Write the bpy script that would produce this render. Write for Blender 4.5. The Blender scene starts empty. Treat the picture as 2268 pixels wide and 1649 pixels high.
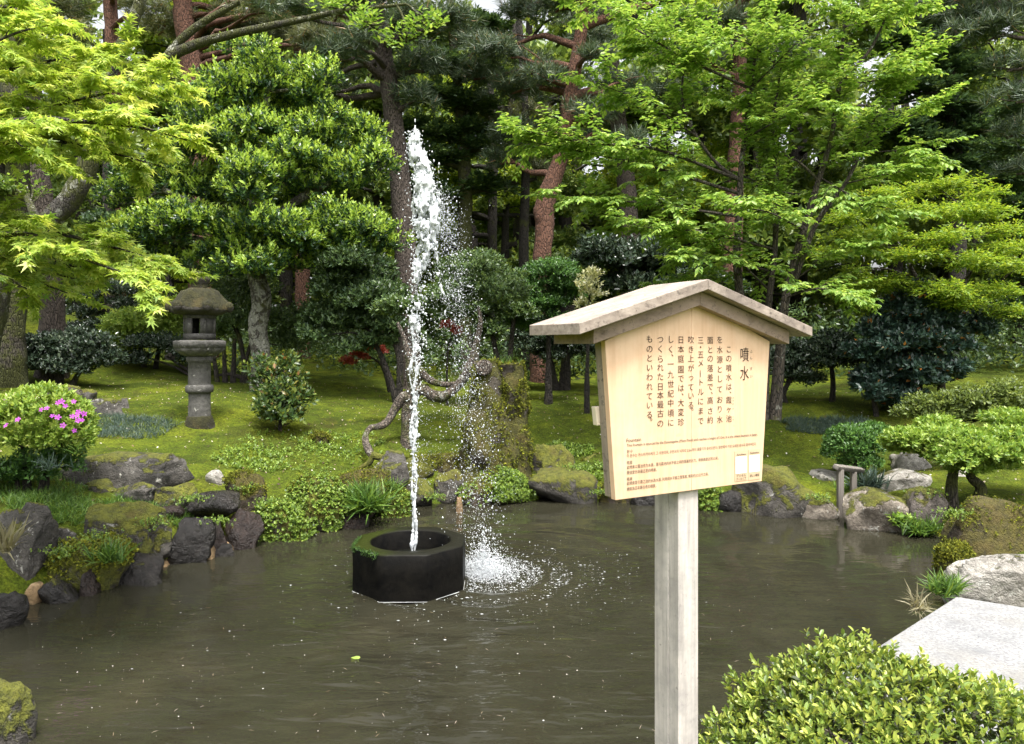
import bpy, math, random
import numpy as np
from mathutils import Vector

# ------------------------------------------------------------------ camera, sky, sun, exposure
sc = bpy.context.scene
F, CX, HY, EYE, WID, HGT = 1630.0, 1134.0, 765.0, 1.95, 2268.0, 1649.0
cam = bpy.data.cameras.new('camera'); camo = bpy.data.objects.new('camera', cam)
sc.collection.objects.link(camo); sc.camera = camo
camo.location = (0, 0, EYE); camo.rotation_euler = (math.pi / 2, 0, 0)
cam.sensor_width = 36; cam.lens = F / WID * 36
cam.shift_y = -(HGT / 2 - HY) / WID
cam.clip_start = 0.05; cam.clip_end = 2000

SUN_EL, SUN_AZ = math.radians(68), math.radians(158)      # azimuth clockwise from +Y, seen from above
w = bpy.data.worlds.new('World'); sc.world = w; w.use_nodes = True
wn = w.node_tree.nodes; wl = w.node_tree.links
for n_ in list(wn): wn.remove(n_)
sky = wn.new('ShaderNodeTexSky'); sky.sky_type = 'NISHITA'; sky.sun_disc = False
sky.sun_elevation = SUN_EL; sky.sun_rotation = SUN_AZ
sky.air_density = 1.0; sky.dust_density = 7.0; sky.ozone_density = 1.0
hsv = wn.new('ShaderNodeHueSaturation'); hsv.inputs['Saturation'].default_value = 0.18
bgn = wn.new('ShaderNodeBackground'); bgn.inputs[1].default_value = 0.15
outw = wn.new('ShaderNodeOutputWorld')
wl.new(sky.outputs[0], hsv.inputs['Color']); wl.new(hsv.outputs[0], bgn.inputs[0]); wl.new(bgn.outputs[0], outw.inputs[0])
sl = bpy.data.lights.new('sun', 'SUN'); sl.energy = 1.9; sl.angle = math.radians(9); sl.color = (1.0, 0.955, 0.88)
so = bpy.data.objects.new('sun', sl); sc.collection.objects.link(so)
sd = Vector((math.sin(SUN_AZ) * math.cos(SUN_EL), math.cos(SUN_AZ) * math.cos(SUN_EL), math.sin(SUN_EL)))
so.rotation_euler = sd.to_track_quat('Z', 'Y').to_euler(); so.location = sd * 30
vs = sc.view_settings
vs.view_transform = 'Standard'; vs.look = 'None'; vs.gamma = 1; vs.exposure = 1.42
cy = sc.cycles
cy.max_bounces = 8; cy.diffuse_bounces = 5; cy.glossy_bounces = 2; cy.transmission_bounces = 4; cy.transparent_max_bounces = 8
cy.sample_clamp_indirect = 6; cy.use_denoising = True
try: cy.denoiser = 'OPENIMAGEDENOISE'
except Exception: pass
cy.caustics_reflective = False; cy.caustics_refractive = False

rng = np.random.default_rng(7); random.seed(7)

# ------------------------------------------------------------------ helpers
def at(px, py, Y):
    return np.array([(px - CX) / F * Y, Y, EYE - (py - HY) / F * Y])

def tag(o, label=None, cat=None, group=None, kind=None):
    if label: o['label'] = label
    if cat: o['category'] = cat
    if group: o['group'] = group
    if kind: o['kind'] = kind
    return o

def link(o, parent=None):
    sc.collection.objects.link(o)
    if parent is not None: o.parent = parent
    return o

def empty(name, loc=(0, 0, 0)):
    o = bpy.data.objects.new(name, None); o.location = tuple(float(c) for c in loc); o.empty_display_size = .1
    return link(o)

def mesh_np(name, V, Fc, mat, parent=None, smooth=False, tint=None, loc=None):
    """V (N,3); Fc: one (M,k) array or a list of them. Vertices are world coordinates; they are moved to the parent's / loc's frame."""
    V = np.asarray(V, dtype=np.float32)
    off = np.zeros(3, dtype=np.float32)
    if parent is not None:
        p = parent
        while p is not None:
            off += np.array(p.location, dtype=np.float32); p = p.parent
    elif loc is not None: off = np.array(loc, dtype=np.float32)
    if not isinstance(Fc, (list, tuple)): Fc = [Fc]
    me = bpy.data.meshes.new(name)
    me.vertices.add(len(V)); me.vertices.foreach_set('co', (V - off).ravel())
    loops = np.concatenate([np.asarray(f, dtype=np.int32).ravel() for f in Fc])
    starts = []; s = 0
    for f in Fc:
        f = np.asarray(f); starts.append(s + np.arange(len(f)) * f.shape[1]); s += f.size
    starts = np.concatenate(starts).astype(np.int32)
    me.loops.add(len(loops)); me.loops.foreach_set('vertex_index', loops)
    me.polygons.add(len(starts)); me.polygons.foreach_set('loop_start', starts)
    if smooth: me.polygons.foreach_set('use_smooth', np.ones(len(starts), dtype=bool))
    if tint is not None:
        a = me.attributes.new('tint', 'FLOAT', 'POINT'); a.data.foreach_set('value', np.asarray(tint, dtype=np.float32))
    me.update(calc_edges=True); me.validate()
    if mat: me.materials.append(mat)
    o = bpy.data.objects.new(name, me)
    if parent is None and loc is not None: o.location = tuple(float(c) for c in loc)
    return link(o, parent)

def _h(x, y, z, seed):
    h = (x * 374761393 + y * 668265263 + z * 1440662683 + seed * 974634777) & 0xffffffff
    h = ((h ^ (h >> 13)) * 1274126177) & 0xffffffff
    h = h ^ (h >> 16)
    return h / 2147483648.0 - 1.0

def vn(p, seed=0):
    p = np.asarray(p, dtype=np.float64); i = np.floor(p).astype(np.int64); f = p - i; u = f * f * (3 - 2 * f)
    r = 0
    for dx in (0, 1):
        for dy in (0, 1):
            for dz in (0, 1):
                wgt = (u[..., 0] if dx else 1 - u[..., 0]) * (u[..., 1] if dy else 1 - u[..., 1]) * (u[..., 2] if dz else 1 - u[..., 2])
                r = r + wgt * _h(i[..., 0] + dx, i[..., 1] + dy, i[..., 2] + dz, seed)
    return r

def fbm(p, seed=0, o=3):
    r = 0; a = 1
    for k in range(o):
        r = r + a * vn(np.asarray(p) * 2 ** k, seed + k); a *= .5
    return r

def sst(a, b, x):
    t = np.clip((x - a) / (b - a), 0, 1); return t * t * (3 - 2 * t)

def nz(v): return v / (np.linalg.norm(v, axis=-1, keepdims=True) + 1e-9)

# ------------------------------------------------------------------ materials
def new_mat(name):
    m = bpy.data.materials.new(name); m.use_nodes = True
    nt = m.node_tree; b = nt.nodes['Principled BSDF']
    return m, nt, b

def nd(nt, typ, **kw):
    n = nt.nodes.new(typ)
    for k, v in kw.items():
        if k.startswith('_'): setattr(n, k[1:], v)
        else:
            key = k.replace('__', ' ')
            n.inputs[key].default_value = v
    return n

def ramp(nt, src, stops):
    r = nt.nodes.new('ShaderNodeValToRGB'); e = r.color_ramp.elements
    while len(e) < len(stops): e.new(0.5)
    for x, (p, c) in zip(e, stops):
        x.position = p; x.color = (c, c, c, 1) if isinstance(c, (int, float)) else (*c, 1)
    nt.links.new(src, r.inputs[0]); return r

def mix(nt, fac, a, b, blend='MIX'):
    m = nt.nodes.new('ShaderNodeMix'); m.data_type = 'RGBA'; m.blend_type = blend
    for s, i in ((fac, 0), (a, 6), (b, 7)):
        if hasattr(s, 'is_output'): nt.links.new(s, m.inputs[i])
        elif isinstance(s, (int, float)): m.inputs[i].default_value = s
        else: m.inputs[i].default_value = (*s, 1)
    return m.outputs[2]

def mth(nt, op, a, b=0.0, c=None):
    m = nt.nodes.new('ShaderNodeMath'); m.operation = op
    for s, i in ((a, 0), (b, 1), (c, 2)):
        if s is None: continue
        if hasattr(s, 'is_output'): nt.links.new(s, m.inputs[i])
        else: m.inputs[i].default_value = s
    return m.outputs[0]

def ntex(nt, vec, scale, detail=4, rough=.55, dist=0):
    n = nd(nt, 'ShaderNodeTexNoise', Scale=scale, Detail=detail, Roughness=rough, Distortion=dist)
    if vec is not None: nt.links.new(vec, n.inputs['Vector'])
    return n.outputs[0]

def coords(nt, scale=(1, 1, 1), rand=True):
    t = nt.nodes.new('ShaderNodeTexCoord'); mp = nt.nodes.new('ShaderNodeMapping'); mp.inputs['Scale'].default_value = scale
    nt.links.new(t.outputs['Object'], mp.inputs['Vector'])
    if rand:
        oi = nt.nodes.new('ShaderNodeObjectInfo')
        cb = nt.nodes.new('ShaderNodeCombineXYZ')
        r = mth(nt, 'MULTIPLY', oi.outputs['Random'], 37.0)
        for k in range(3): nt.links.new(r, cb.inputs[k])
        nt.links.new(cb.outputs[0], mp.inputs['Location'])
    return mp.outputs[0]

def bump(nt, b, h, strength=.5, dist=.02):
    n = nd(nt, 'ShaderNodeBump', Strength=strength, Distance=dist)
    nt.links.new(h, n.inputs['Height']); nt.links.new(n.outputs[0], b.inputs['Normal']); return n

def leaf_mat(name, stops, rough=.45, transl=.35, spec=.5, tboost=1.3, gain=1.22):
    m, nt, b = new_mat(name)
    a = nd(nt, 'ShaderNodeAttribute', _attribute_name='tint')
    r = ramp(nt, a.outputs['Fac'], [(q, (min(.75, c_[0] * gain * 1.06), min(.75, c_[1] * gain * .94), min(.75, max(c_[2] * gain * 1.3 + .004, c_[1] * gain * .10)))) for q, c_ in stops])
    nt.links.new(r.outputs[0], b.inputs['Base Color'])
    b.inputs['Roughness'].default_value = rough; b.inputs['Specular IOR Level'].default_value = spec
    t = nt.nodes.new('ShaderNodeBsdfTranslucent')
    tc = mix(nt, 1.0, r.outputs[0], (tboost * 1.03, tboost * .97, tboost * .62), 'MULTIPLY')
    nt.links.new(tc, t.inputs[0])
    mx = nt.nodes.new('ShaderNodeMixShader'); mx.inputs[0].default_value = transl
    nt.links.new(b.outputs[0], mx.inputs[1]); nt.links.new(t.outputs[0], mx.inputs[2])
    nt.links.new(mx.outputs[0], nt.nodes['Material Output'].inputs[0])
    return m

def rock_mat(name, c1, c2, c3, moss=.4, rough=.8, mosscol=((.04, .046, .007), (.15, .155, .015)), lichen=.0, bscale=1.0):
    m, nt, b = new_mat(name); v = coords(nt)
    n1 = ntex(nt, v, 3.5, 6, .6, .4); n2 = ntex(nt, v, 22, 5, .65); n3 = ntex(nt, v, 70, 3, .6)
    base = ramp(nt, n1, [(.3, c1), (.52, c2), (.72, c3)]).outputs[0]
    base = mix(nt, ramp(nt, n2, [(.35, 0), (.7, .75)]).outputs[0], base, tuple(x * .45 for x in c1))
    if lichen > 0:
        n4 = ntex(nt, v, 9, 4, .7, 1.0)
        base = mix(nt, ramp(nt, n4, [(.66 - lichen * .2, 0), (.7 - lichen * .2, .8)]).outputs[0], base, (.42, .41, .37))
    g = nt.nodes.new('ShaderNodeNewGeometry'); sx = nt.nodes.new('ShaderNodeSeparateXYZ'); nt.links.new(g.outputs['Normal'], sx.inputs[0])
    nm = ntex(nt, v, 4.2, 6, .68, .6)
    s = mth(nt, 'ADD', mth(nt, 'MULTIPLY', sx.outputs[2], .30), nm)
    mask = ramp(nt, s, [(max(0.0, .93 - .55 * moss), 0), (min(1.0, 1.0 - .55 * moss), 1)]).outputs[0]
    mc = ramp(nt, ntex(nt, v, 16, 5, .7), [(.3, mosscol[0]), (.68, mosscol[1])]).outputs[0]
    mc = mix(nt, ramp(nt, ntex(nt, v, 5, 3), [(.5, 0), (.7, .6)]).outputs[0], mc, (.085, .06, .015))
    col = mix(nt, mask, base, mc)
    nt.links.new(col, b.inputs['Base Color'])
    rr = mth(nt, 'ADD', mth(nt, 'MULTIPLY', mask, .95 - rough), rough); nt.links.new(rr, b.inputs['Roughness'])
    hgt = mth(nt, 'ADD', mth(nt, 'MULTIPLY', n2, 1.0), mth(nt, 'MULTIPLY', n3, .45))
    hgt = mth(nt, 'ADD', hgt, mth(nt, 'MULTIPLY', mask, mth(nt, 'ADD', .5, ntex(nt, v, 45, 3, .7))))
    bump(nt, b, hgt, 1.0, .034 * bscale)
    if rough < .5: b.inputs['Specular IOR Level'].default_value = .42
    return m

def bark_mat(name, c1, c2, moss=0.0, lichen=0.0, sc_=(9, 9, 2.2)):
    m, nt, b = new_mat(name); v = coords(nt, sc_); v2 = coords(nt)
    vo = nd(nt, 'ShaderNodeTexVoronoi', Scale=4.2, _feature='DISTANCE_TO_EDGE'); nt.links.new(v, vo.inputs['Vector'])
    n1 = ntex(nt, v, 2.5, 6, .65, .8)
    cr = ramp(nt, vo.outputs[0], [(0, 0), (.16, 1)]).outputs[0]
    col = mix(nt, n1, c1, c2); col = mix(nt, cr, tuple(x * .55 for x in c1), col)
    if moss:
        col = mix(nt, ramp(nt, ntex(nt, v2, 2.4, 5, .7), [(.62 - moss * .3, 0), (.72 - moss * .3, 1)]).outputs[0], col, (.06, .065, .012))
    if lichen:
        col = mix(nt, ramp(nt, ntex(nt, v2, 5.5, 5, .7, 1.0), [(.62 - lichen * .2, 0), (.68 - lichen * .2, .75)]).outputs[0], col, (.34, .34, .29))
    nt.links.new(col, b.inputs['Base Color']); b.inputs['Roughness'].default_value = .9
    bump(nt, b, mth(nt, 'ADD', cr, mth(nt, 'MULTIPLY', n1, .8)), .9, .03)
    return m

def wood_mat(name, c1, c2, axis=2, rough=.7, stain=None, speck=0.0, streak=0.0):
    m, nt, b = new_mat(name)
    s = [26, 26, 26]; s[axis] = 1.3
    v = coords(nt, tuple(s), False); v2 = coords(nt, (1, 1, 1), False)
    n = ntex(nt, v, 2.0, 6, .6, .3); n2 = ntex(nt, v, 9, 3, .6)
    col = ramp(nt, n, [(.3, c1), (.7, c2)]).outputs[0]
    if stain: col = mix(nt, ramp(nt, ntex(nt, v2, 7, 5, .65), [(.45, 0), (.7, .75)]).outputs[0], col, stain)
    if streak:
        v4 = coords(nt, (16, 16, 1.1), False)
        col = mix(nt, ramp(nt, ntex(nt, v4, 2.0, 5, .7, .2), [(.50, 0), (.72, streak)]).outputs[0], col, tuple(x * .55 for x in c1))
        col = mix(nt, ramp(nt, ntex(nt, v2, 34, 2, .5), [(.72, 0), (.75, streak)]).outputs[0], col, tuple(x * .4 for x in c1))
    if speck: col = mix(nt, ramp(nt, ntex(nt, v2, 60, 4, .75), [(.56, 0), (.66, speck)]).outputs[0], col, tuple(x * .35 for x in c1))
    nt.links.new(col, b.inputs['Base Color']); b.inputs['Roughness'].default_value = rough
    bump(nt, b, mth(nt, 'ADD', n, mth(nt, 'MULTIPLY', n2, .4)), .25, .004)
    return m

def plain(name, c, rough=.6, spec=.5):
    m, nt, b = new_mat(name); b.inputs['Base Color'].default_value = (*c, 1); b.inputs['Roughness'].default_value = rough
    b.inputs['Specular IOR Level'].default_value = spec; return m

M = {}
M['grey'] = rock_mat('rock_grey', (.034, .032, .029), (.092, .083, .072), (.175, .163, .145), .46, .8, lichen=.25)
M['greymoss'] = rock_mat('rock_grey_mossy', (.034, .031, .027), (.084, .075, .063), (.165, .152, .13), .72, .85, lichen=.15)
M['moss'] = rock_mat('rock_moss', (.045, .038, .028), (.09, .08, .06), (.15, .14, .11), 1.02, .9)
M['brownmoss'] = rock_mat('rock_brown_moss', (.04, .03, .02), (.08, .06, .04), (.13, .10, .07), .85, .9, ((.03, .026, .007), (.10, .085, .012)))
M['wet'] = rock_mat('rock_wet_dark', (.009, .0078, .007), (.022, .019, .0165), (.046, .039, .034), .12, .26)
M['redwet'] = rock_mat('rock_wet_red', (.012, .0075, .0058), (.028, .017, .013), (.046, .031, .025), .14, .3)
M['tan'] = rock_mat('rock_tan', (.16, .13, .10), (.28, .24, .19), (.42, .37, .31), .52, .8, lichen=.35)
M['pale'] = rock_mat('rock_pale', (.22, .20, .175), (.36, .34, .30), (.5, .47, .42), .22, .8, lichen=.4)
M['purple'] = rock_mat('rock_purple', (.065, .053, .045), (.125, .105, .09), (.2, .172, .15), .7, .8)
M['lantern'] = rock_mat('lantern_stone', (.062, .060, .054), (.115, .110, .100), (.175, .168, .155), .14, .85, lichen=.12, bscale=.5)
M['lanternmoss'] = rock_mat('lantern_stone_mossy', (.035, .03, .024), (.06, .053, .043), (.09, .083, .07), .92, .9, ((.010, .010, .003), (.036, .034, .007)), bscale=.6)
M['clay'] = rock_mat('bank_clay', (.22, .14, .065), (.36, .24, .12), (.46, .33, .19), .02, .8)
M['bark_pine'] = bark_mat('bark_pine', (.075, .055, .045), (.15, .12, .10))
M['bark_red'] = bark_mat('bark_red_pine', (.12, .055, .035), (.25, .12, .075))
M['bark_dark'] = bark_mat('bark_dark', (.025, .02, .016), (.055, .045, .036), moss=.2)
M['bark_moss'] = bark_mat('bark_mossy', (.05, .042, .03), (.10, .085, .065), moss=.75)
M['bark_grey'] = bark_mat('bark_grey_lichen', (.075, .066, .055), (.14, .127, .108), moss=.3, lichen=.75)
M['bark_cherry'] = bark_mat('bark_cherry', (.045, .039, .032), (.085, .076, .062), moss=.8, lichen=.2)
M['bark_old'] = bark_mat('bark_gnarled', (.09, .07, .055), (.19, .155, .125), moss=.35, lichen=.2, sc_=(7, 7, 5))
M['twig'] = bark_mat('twig_bark', (.05, .04, .03), (.10, .08, .06), moss=.15, lichen=.1)
M['stump'] = rock_mat('stump_moss', (.05, .04, .028), (.10, .085, .065), (.16, .14, .115), .93, .92, ((.026, .026, .006), (.105, .10, .014)))

LM = {}
LM['camellia'] = leaf_mat('leaf_camellia', [(.0, (.014, .04, .013)), (.45, (.036, .09, .020)), (.62, (.14, .28, .03)), (1, (.35, .52, .06))], .32, .35)
LM['maple'] = leaf_mat('leaf_maple', [(0, (.11, .22, .025)), (.5, (.27, .41, .05)), (1, (.50, .60, .12))], .5, .45)
LM['zelkova'] = leaf_mat('leaf_fresh_green', [(0, (.058, .14, .018)), (.5, (.155, .295, .036)), (1, (.34, .48, .08))], .42, .42)
LM['ygreen'] = leaf_mat('leaf_yellow_green', [(0, (.06, .145, .010)), (.5, (.145, .26, .014)), (1, (.32, .42, .02))], .5, .42)
LM['holly'] = leaf_mat('leaf_holly', [(0, (.014, .036, .018)), (.6, (.036, .078, .040)), (.97, (.085, .14, .07)), (1, (.32, .14, .02))], .28, .12, .6)
LM['gloss'] = leaf_mat('leaf_glossy_dark', [(0, (.02, .038, .016)), (.6, (.046, .08, .032)), (1, (.12, .165, .075))], .22, .12, .7)
LM['azalea'] = leaf_mat('leaf_azalea', [(0, (.045, .10, .012)), (.5, (.13, .25, .022)), (1, (.28, .40, .055))], .45, .35)
LM['azaleadk'] = leaf_mat('leaf_azalea_deep', [(0, (.02, .06, .012)), (.5, (.055, .14, .02)), (1, (.12, .25, .03))], .4, .3)
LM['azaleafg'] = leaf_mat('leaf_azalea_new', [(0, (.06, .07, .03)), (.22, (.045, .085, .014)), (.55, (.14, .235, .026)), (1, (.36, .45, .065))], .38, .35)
LM['shrub'] = leaf_mat('leaf_shrub', [(0, (.028, .06, .018)), (.5, (.07, .13, .028)), (1, (.17, .26, .05))], .4, .3)
LM['shrublt'] = leaf_mat('leaf_shrub_light', [(0, (.06, .10, .018)), (.5, (.14, .21, .03)), (1, (.27, .34, .06))], .5, .4)
LM['bronze'] = leaf_mat('leaf_bronze', [(0, (.02, .05, .012)), (.5, (.05, .10, .016)), (.85, (.13, .18, .02)), (1, (.20, .12, .03))], .35, .3)
LM['red'] = leaf_mat('leaf_red', [(0, (.20, .04, .025)), (1, (.45, .11, .06))], .5, .45)
LM['pine'] = leaf_mat('pine_needles', [(0, (.025, .05, .02)), (.5, (.06, .105, .038)), (.9, (.13, .17, .06)), (1, (.24, .16, .05))], .5, .22)
LM['pinelt'] = leaf_mat('pine_needles_light', [(0, (.045, .07, .025)), (.5, (.10, .13, .04)), (.9, (.17, .19, .06)), (1, (.3, .2, .06))], .5, .3)
LM['fir'] = leaf_mat('leaf_fir', [(0, (.018, .042, .014)), (.6, (.045, .095, .025)), (1, (.12, .20, .03))], .45, .25)
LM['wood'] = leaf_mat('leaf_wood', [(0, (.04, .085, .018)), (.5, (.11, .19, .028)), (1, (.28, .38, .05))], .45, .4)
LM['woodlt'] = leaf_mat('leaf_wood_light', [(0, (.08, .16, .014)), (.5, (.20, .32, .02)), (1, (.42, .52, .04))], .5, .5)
LM['cover'] = leaf_mat('leaf_cover', [(0, (.035, .075, .010)), (.5, (.11, .20, .016)), (1, (.24, .36, .04))], .5, .3)
LM['grass'] = leaf_mat('leaf_grass', [(0, (.03, .07, .012)), (.5, (.07, .16, .016)), (1, (.17, .28, .03))], .5, .35)
LM['blue'] = leaf_mat('leaf_bluegreen', [(0, (.02, .045, .022)), (.5, (.045, .085, .045)), (1, (.10, .15, .075))], .5, .25)
LM['mossb'] = leaf_mat('moss_blades', [(0, (.04, .055, .008)), (.5, (.11, .14, .012)), (1, (.24, .27, .02))], .8, .25, .1)
LM['cream'] = leaf_mat('leaf_cream', [(0, (.10, .16, .04)), (.4, (.45, .50, .18)), (1, (.75, .75, .45))], .5, .3)
LM['pink'] = leaf_mat('petal_pink', [(0, (.42, .06, .40)), (1, (.62, .17, .58))], .5, .35, .3, 1.0)
LM['petal'] = leaf_mat('fallen_bits', [(0, (.20, .17, .07)), (.5, (.42, .40, .26)), (1, (.68, .68, .60))], .7, .2)
LM['litter'] = leaf_mat('brown_litter', [(0, (.05, .032, .015)), (1, (.16, .11, .05))], .8, .15)
LM['dry'] = leaf_mat('dry_blades', [(0, (.10, .10, .04)), (1, (.24, .25, .10))], .6, .3)

# ------------------------------------------------------------------ terrain
POND = np.array([(-3.9, 4.0), (-3.85, 5.15), (-3.62, 5.85), (-3.4, 6.15), (-3.15, 6.5), (-2.88, 6.95), (-2.58, 7.45), (-2.15, 7.8), (-1.85, 8.2),
                 (-1.22, 8.9), (-.6, 9.15), (.05, 9.4), (.3, 9.4), (.94, 9.4), (1.6, 9.25), (2.2, 9.0), (2.7, 8.75), (3.3, 8.55), (3.85, 8.5), (4.0, 7.95),
                 (4.35, 7.6), (4.6, 7.2), (4.2, 6.4), (3.95, 5.8), (3.4, 5.0), (2.9, 4.4), (1.9, 3.62), (.9, 2.95), (.2, 2.85), (-1.2, 2.85), (-2.7, 3.0), (-3.5, 3.4)])

def pond_sd(x, y):
    x = np.asarray(x, float); y = np.asarray(y, float)
    d = np.full(x.shape, 1e9); ins = np.zeros(x.shape, bool)
    n = len(POND)
    for i in range(n):
        ax, ay = POND[i]; bx, by = POND[(i + 1) % n]
        ex, ey = bx - ax, by - ay; wx, wy = x - ax, y - ay
        t = np.clip((wx * ex + wy * ey) / (ex * ex + ey * ey), 0, 1)
        d = np.minimum(d, np.hypot(wx - ex * t, wy - ey * t))
        c = (ay > y) != (by > y)
        with np.errstate(divide='ignore', invalid='ignore'):
            ins ^= c & (x < (bx - ax) * (y - ay) / (by - ay + 1e-12) + ax)
    return np.where(ins, -d, d)

PS = np.array([-1.5, -.6, 0, .12, .35, 1.0, 2.0, 3.2, 5.0, 9.0, 16, 30, 70, 400])
PZ = np.array([-.55, -.35, -.05, .16, .30, .50, .74, .93, 1.12, 1.45, 1.9, 2.6, 3.6, 5])
def hgt(x, y):
    x = np.asarray(x, float); y = np.asarray(y, float)
    s = pond_sd(x, y); z = np.interp(s, PS, PZ)
    near = sst(5.4, 3.6, y)
    zn = np.interp(s, [-1.5, -.6, 0, .1, .3, 400], [-.55, -.35, -.05, .2, .32, .34])
    z = np.where(s > 0, z * (1 - .52 * sst(2.3, 3.4, x) * sst(12.5, 9.5, y)), z)
    z = z * (1 - near) + zn * near
    z = z + 1.1 * sst(5, 12, -x) * sst(11.5, 19, y)
    p = np.stack([x, y, np.zeros_like(x)], -1)
    amp = sst(.1, 1.2, s) * (1 - near * .9)
    z = z + amp * (.075 * fbm(p * .55, 3, 2) + .035 * fbm(p * 1.5, 9, 2) + .018 * fbm(p * 4.2, 10, 2) * sst(16, 12, y))
    return z

def H(x, y): return float(hgt(np.array([x]), np.array([y]))[0])

def gp(px, py, ymin=2.4):
    Y = np.arange(ymin, 60, .015); X = (px - CX) / F * Y; Z = EYE - (py - HY) / F * Y
    g = np.maximum(hgt(X, Y), 0.0); k = np.argmax(Z <= g)
    if Z[k] > g[k]: k = len(Y) - 1
    return np.array([X[k], Y[k], g[k]])

def axis_pts(lo, hi, n, c, tight):
    u = np.linspace(-1, 1, n); s = np.sinh(u * tight) / np.sinh(tight)
    return np.where(s < 0, c + s * (c - lo), c + s * (hi - c))
gx = axis_pts(-350, 350, 220, 0, 6.0); gy = axis_pts(-300, 500, 240, 7.5, 6.2)
GX, GY = np.meshgrid(gx, gy); GZ = hgt(GX.ravel(), GY.ravel())
def grid_faces(nx, ny):
    i = np.arange((ny - 1) * (nx - 1)); r = i // (nx - 1); c = i % (nx - 1); a = r * nx + c
    return np.stack([a, a + 1, a + nx + 1, a + nx], 1)
m, nt, b = new_mat('moss_ground'); v = coords(nt, (1, 1, 1), False)
n1 = ntex(nt, v, .9, 5, .6, .3); n2 = ntex(nt, v, 5.5, 6, .7, .2); n3 = ntex(nt, v, 38, 4, .7)
c = ramp(nt, n1, [(.32, (.05, .078, .009)), (.5, (.10, .14, .012)), (.66, (.18, .215, .016))]).outputs[0]
c = mix(nt, ramp(nt, n2, [(.5, 0), (.72, .85)]).outputs[0], c, (.035, .034, .010))
c = mix(nt, ramp(nt, n2, [(.28, .8), (.44, 0)]).outputs[0], c, (.26, .28, .022))
c = mix(nt, ramp(nt, ntex(nt, v, 1.7, 5, .65, .5), [(.55, 0), (.72, .75)]).outputs[0], c, (.06, .055, .014))
c = mix(nt, ramp(nt, n3, [(.42, .6), (.6, 0)]).outputs[0], c, (.022, .028, .006))
nt.links.new(c, b.inputs['Base Color']); b.inputs['Roughness'].default_value = .95; b.inputs['Specular IOR Level'].default_value = .1
bump(nt, b, mth(nt, 'ADD', mth(nt, 'MULTIPLY', n2, 1.2), mth(nt, 'MULTIPLY', n3, .7)), 1.0, .05)
M['ground'] = m
tag(mesh_np('ground', np.stack([GX.ravel(), GY.ravel(), GZ], 1), grid_faces(len(gx), len(gy)), m, smooth=True), kind='structure')

# ------------------------------------------------------------------ water
SPL = at(1085, 1272, 6.25)[:2]; JET = np.array([-.80, 6.0])
wx = np.arange(-5.0, 5.2, .042); wy = np.arange(2.3, 10.0, .037)
WX, WY = np.meshgrid(wx, wy); P2 = np.stack([WX.ravel(), WY.ravel(), np.zeros(WX.size)], 1)
r1 = np.hypot(P2[:, 0] - SPL[0], P2[:, 1] - SPL[1])
rw = r1 + .05 * vn(P2 * 2.2, 5) + .02 * vn(P2 * 7, 6)
rip = .021 * np.exp(-r1 / 1.15) * np.sin(rw * 2 * math.pi / (.20 + .05 * r1)) * sst(.05, .25, r1)
rip += .005 * np.exp(-r1 / 1.8) * vn(P2 * np.array([3.2, 9.0, 1]), 8)
rip += .0075 * sst(4.6, 3.2, np.hypot(P2[:, 0] - .1, (P2[:, 1] - 3.6) * 1.0) + 2.6) * vn(P2 * np.array([3.0, 10.0, 1]) + 17, 19) + .0020 * vn(P2 * np.array([1.4, 3.2, 1]) + 7, 12)  + .008 * np.exp(-(r1 / .35) ** 2) * vn(P2 * 22, 14)
rj = np.hypot(P2[:, 0] - JET[0], P2[:, 1] - JET[1])
rip += .003 * np.exp(-np.abs(rj - .5) / .45) * np.sin(rj * 2 * math.pi / .09 + 2 * vn(P2 * 3, 21))
P2[:, 2] = rip
m, nt, b = new_mat('pond_water'); v = coords(nt, (1, 1, 1), False)
c = ramp(nt, ntex(nt, v, .8, 5, .6, .5), [(.3, (.0180, .0176, .0112)), (.55, (.0245, .0236, .0150)), (.75, (.035, .0315, .0190))]).outputs[0]
c = mix(nt, ramp(nt, ntex(nt, v, 3.5, 6, .7, .8), [(.5, 0), (.72, .5)]).outputs[0], c, (.0165, .0130, .0075))
nt.links.new(c, b.inputs['Base Color']); b.inputs['Roughness'].default_value = .04; b.inputs['IOR'].default_value = 1.33
v3 = coords(nt, (1, 2.6, 1), False)
ds = nt.nodes.new('ShaderNodeVectorMath'); ds.operation = 'DISTANCE'; nt.links.new(v, ds.inputs[0]); ds.inputs[1].default_value = (SPL[0] + .15, SPL[1] - 1.1, 0)
near_ = ramp(nt, mth(nt, 'MULTIPLY', ds.outputs['Value'], .25), [(0, 1), (.35, .9), (.65, .25), (.95, .12)]).outputs[0]
b.inputs['Specular IOR Level'].default_value = .5
wv_ = mth(nt, 'ADD', ntex(nt, v3, 2.6, 2, .45, .5), mth(nt, 'MULTIPLY', ntex(nt, v3, 9, 2, .5, .3), .22))
bump(nt, b, mth(nt, 'MULTIPLY', wv_, near_), .8, .042)
M['water'] = m
tag(mesh_np('water', P2, grid_faces(len(wx), len(wy)), m, smooth=True), kind='structure')

# ------------------------------------------------------------------ generic shapes
def ico(sub):
    import bmesh
    bm = bmesh.new(); bmesh.ops.create_icosphere(bm, subdivisions=sub, radius=1)
    V = np.array([v.co[:] for v in bm.verts]); Fc = np.array([[v.index for v in f.verts] for f in bm.faces]); bm.free()
    return V, Fc
ICO1, ICO2, ICO3, ICO4, ICO5 = ico(1), ico(2), ico(3), ico(4), ico(5)

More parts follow.
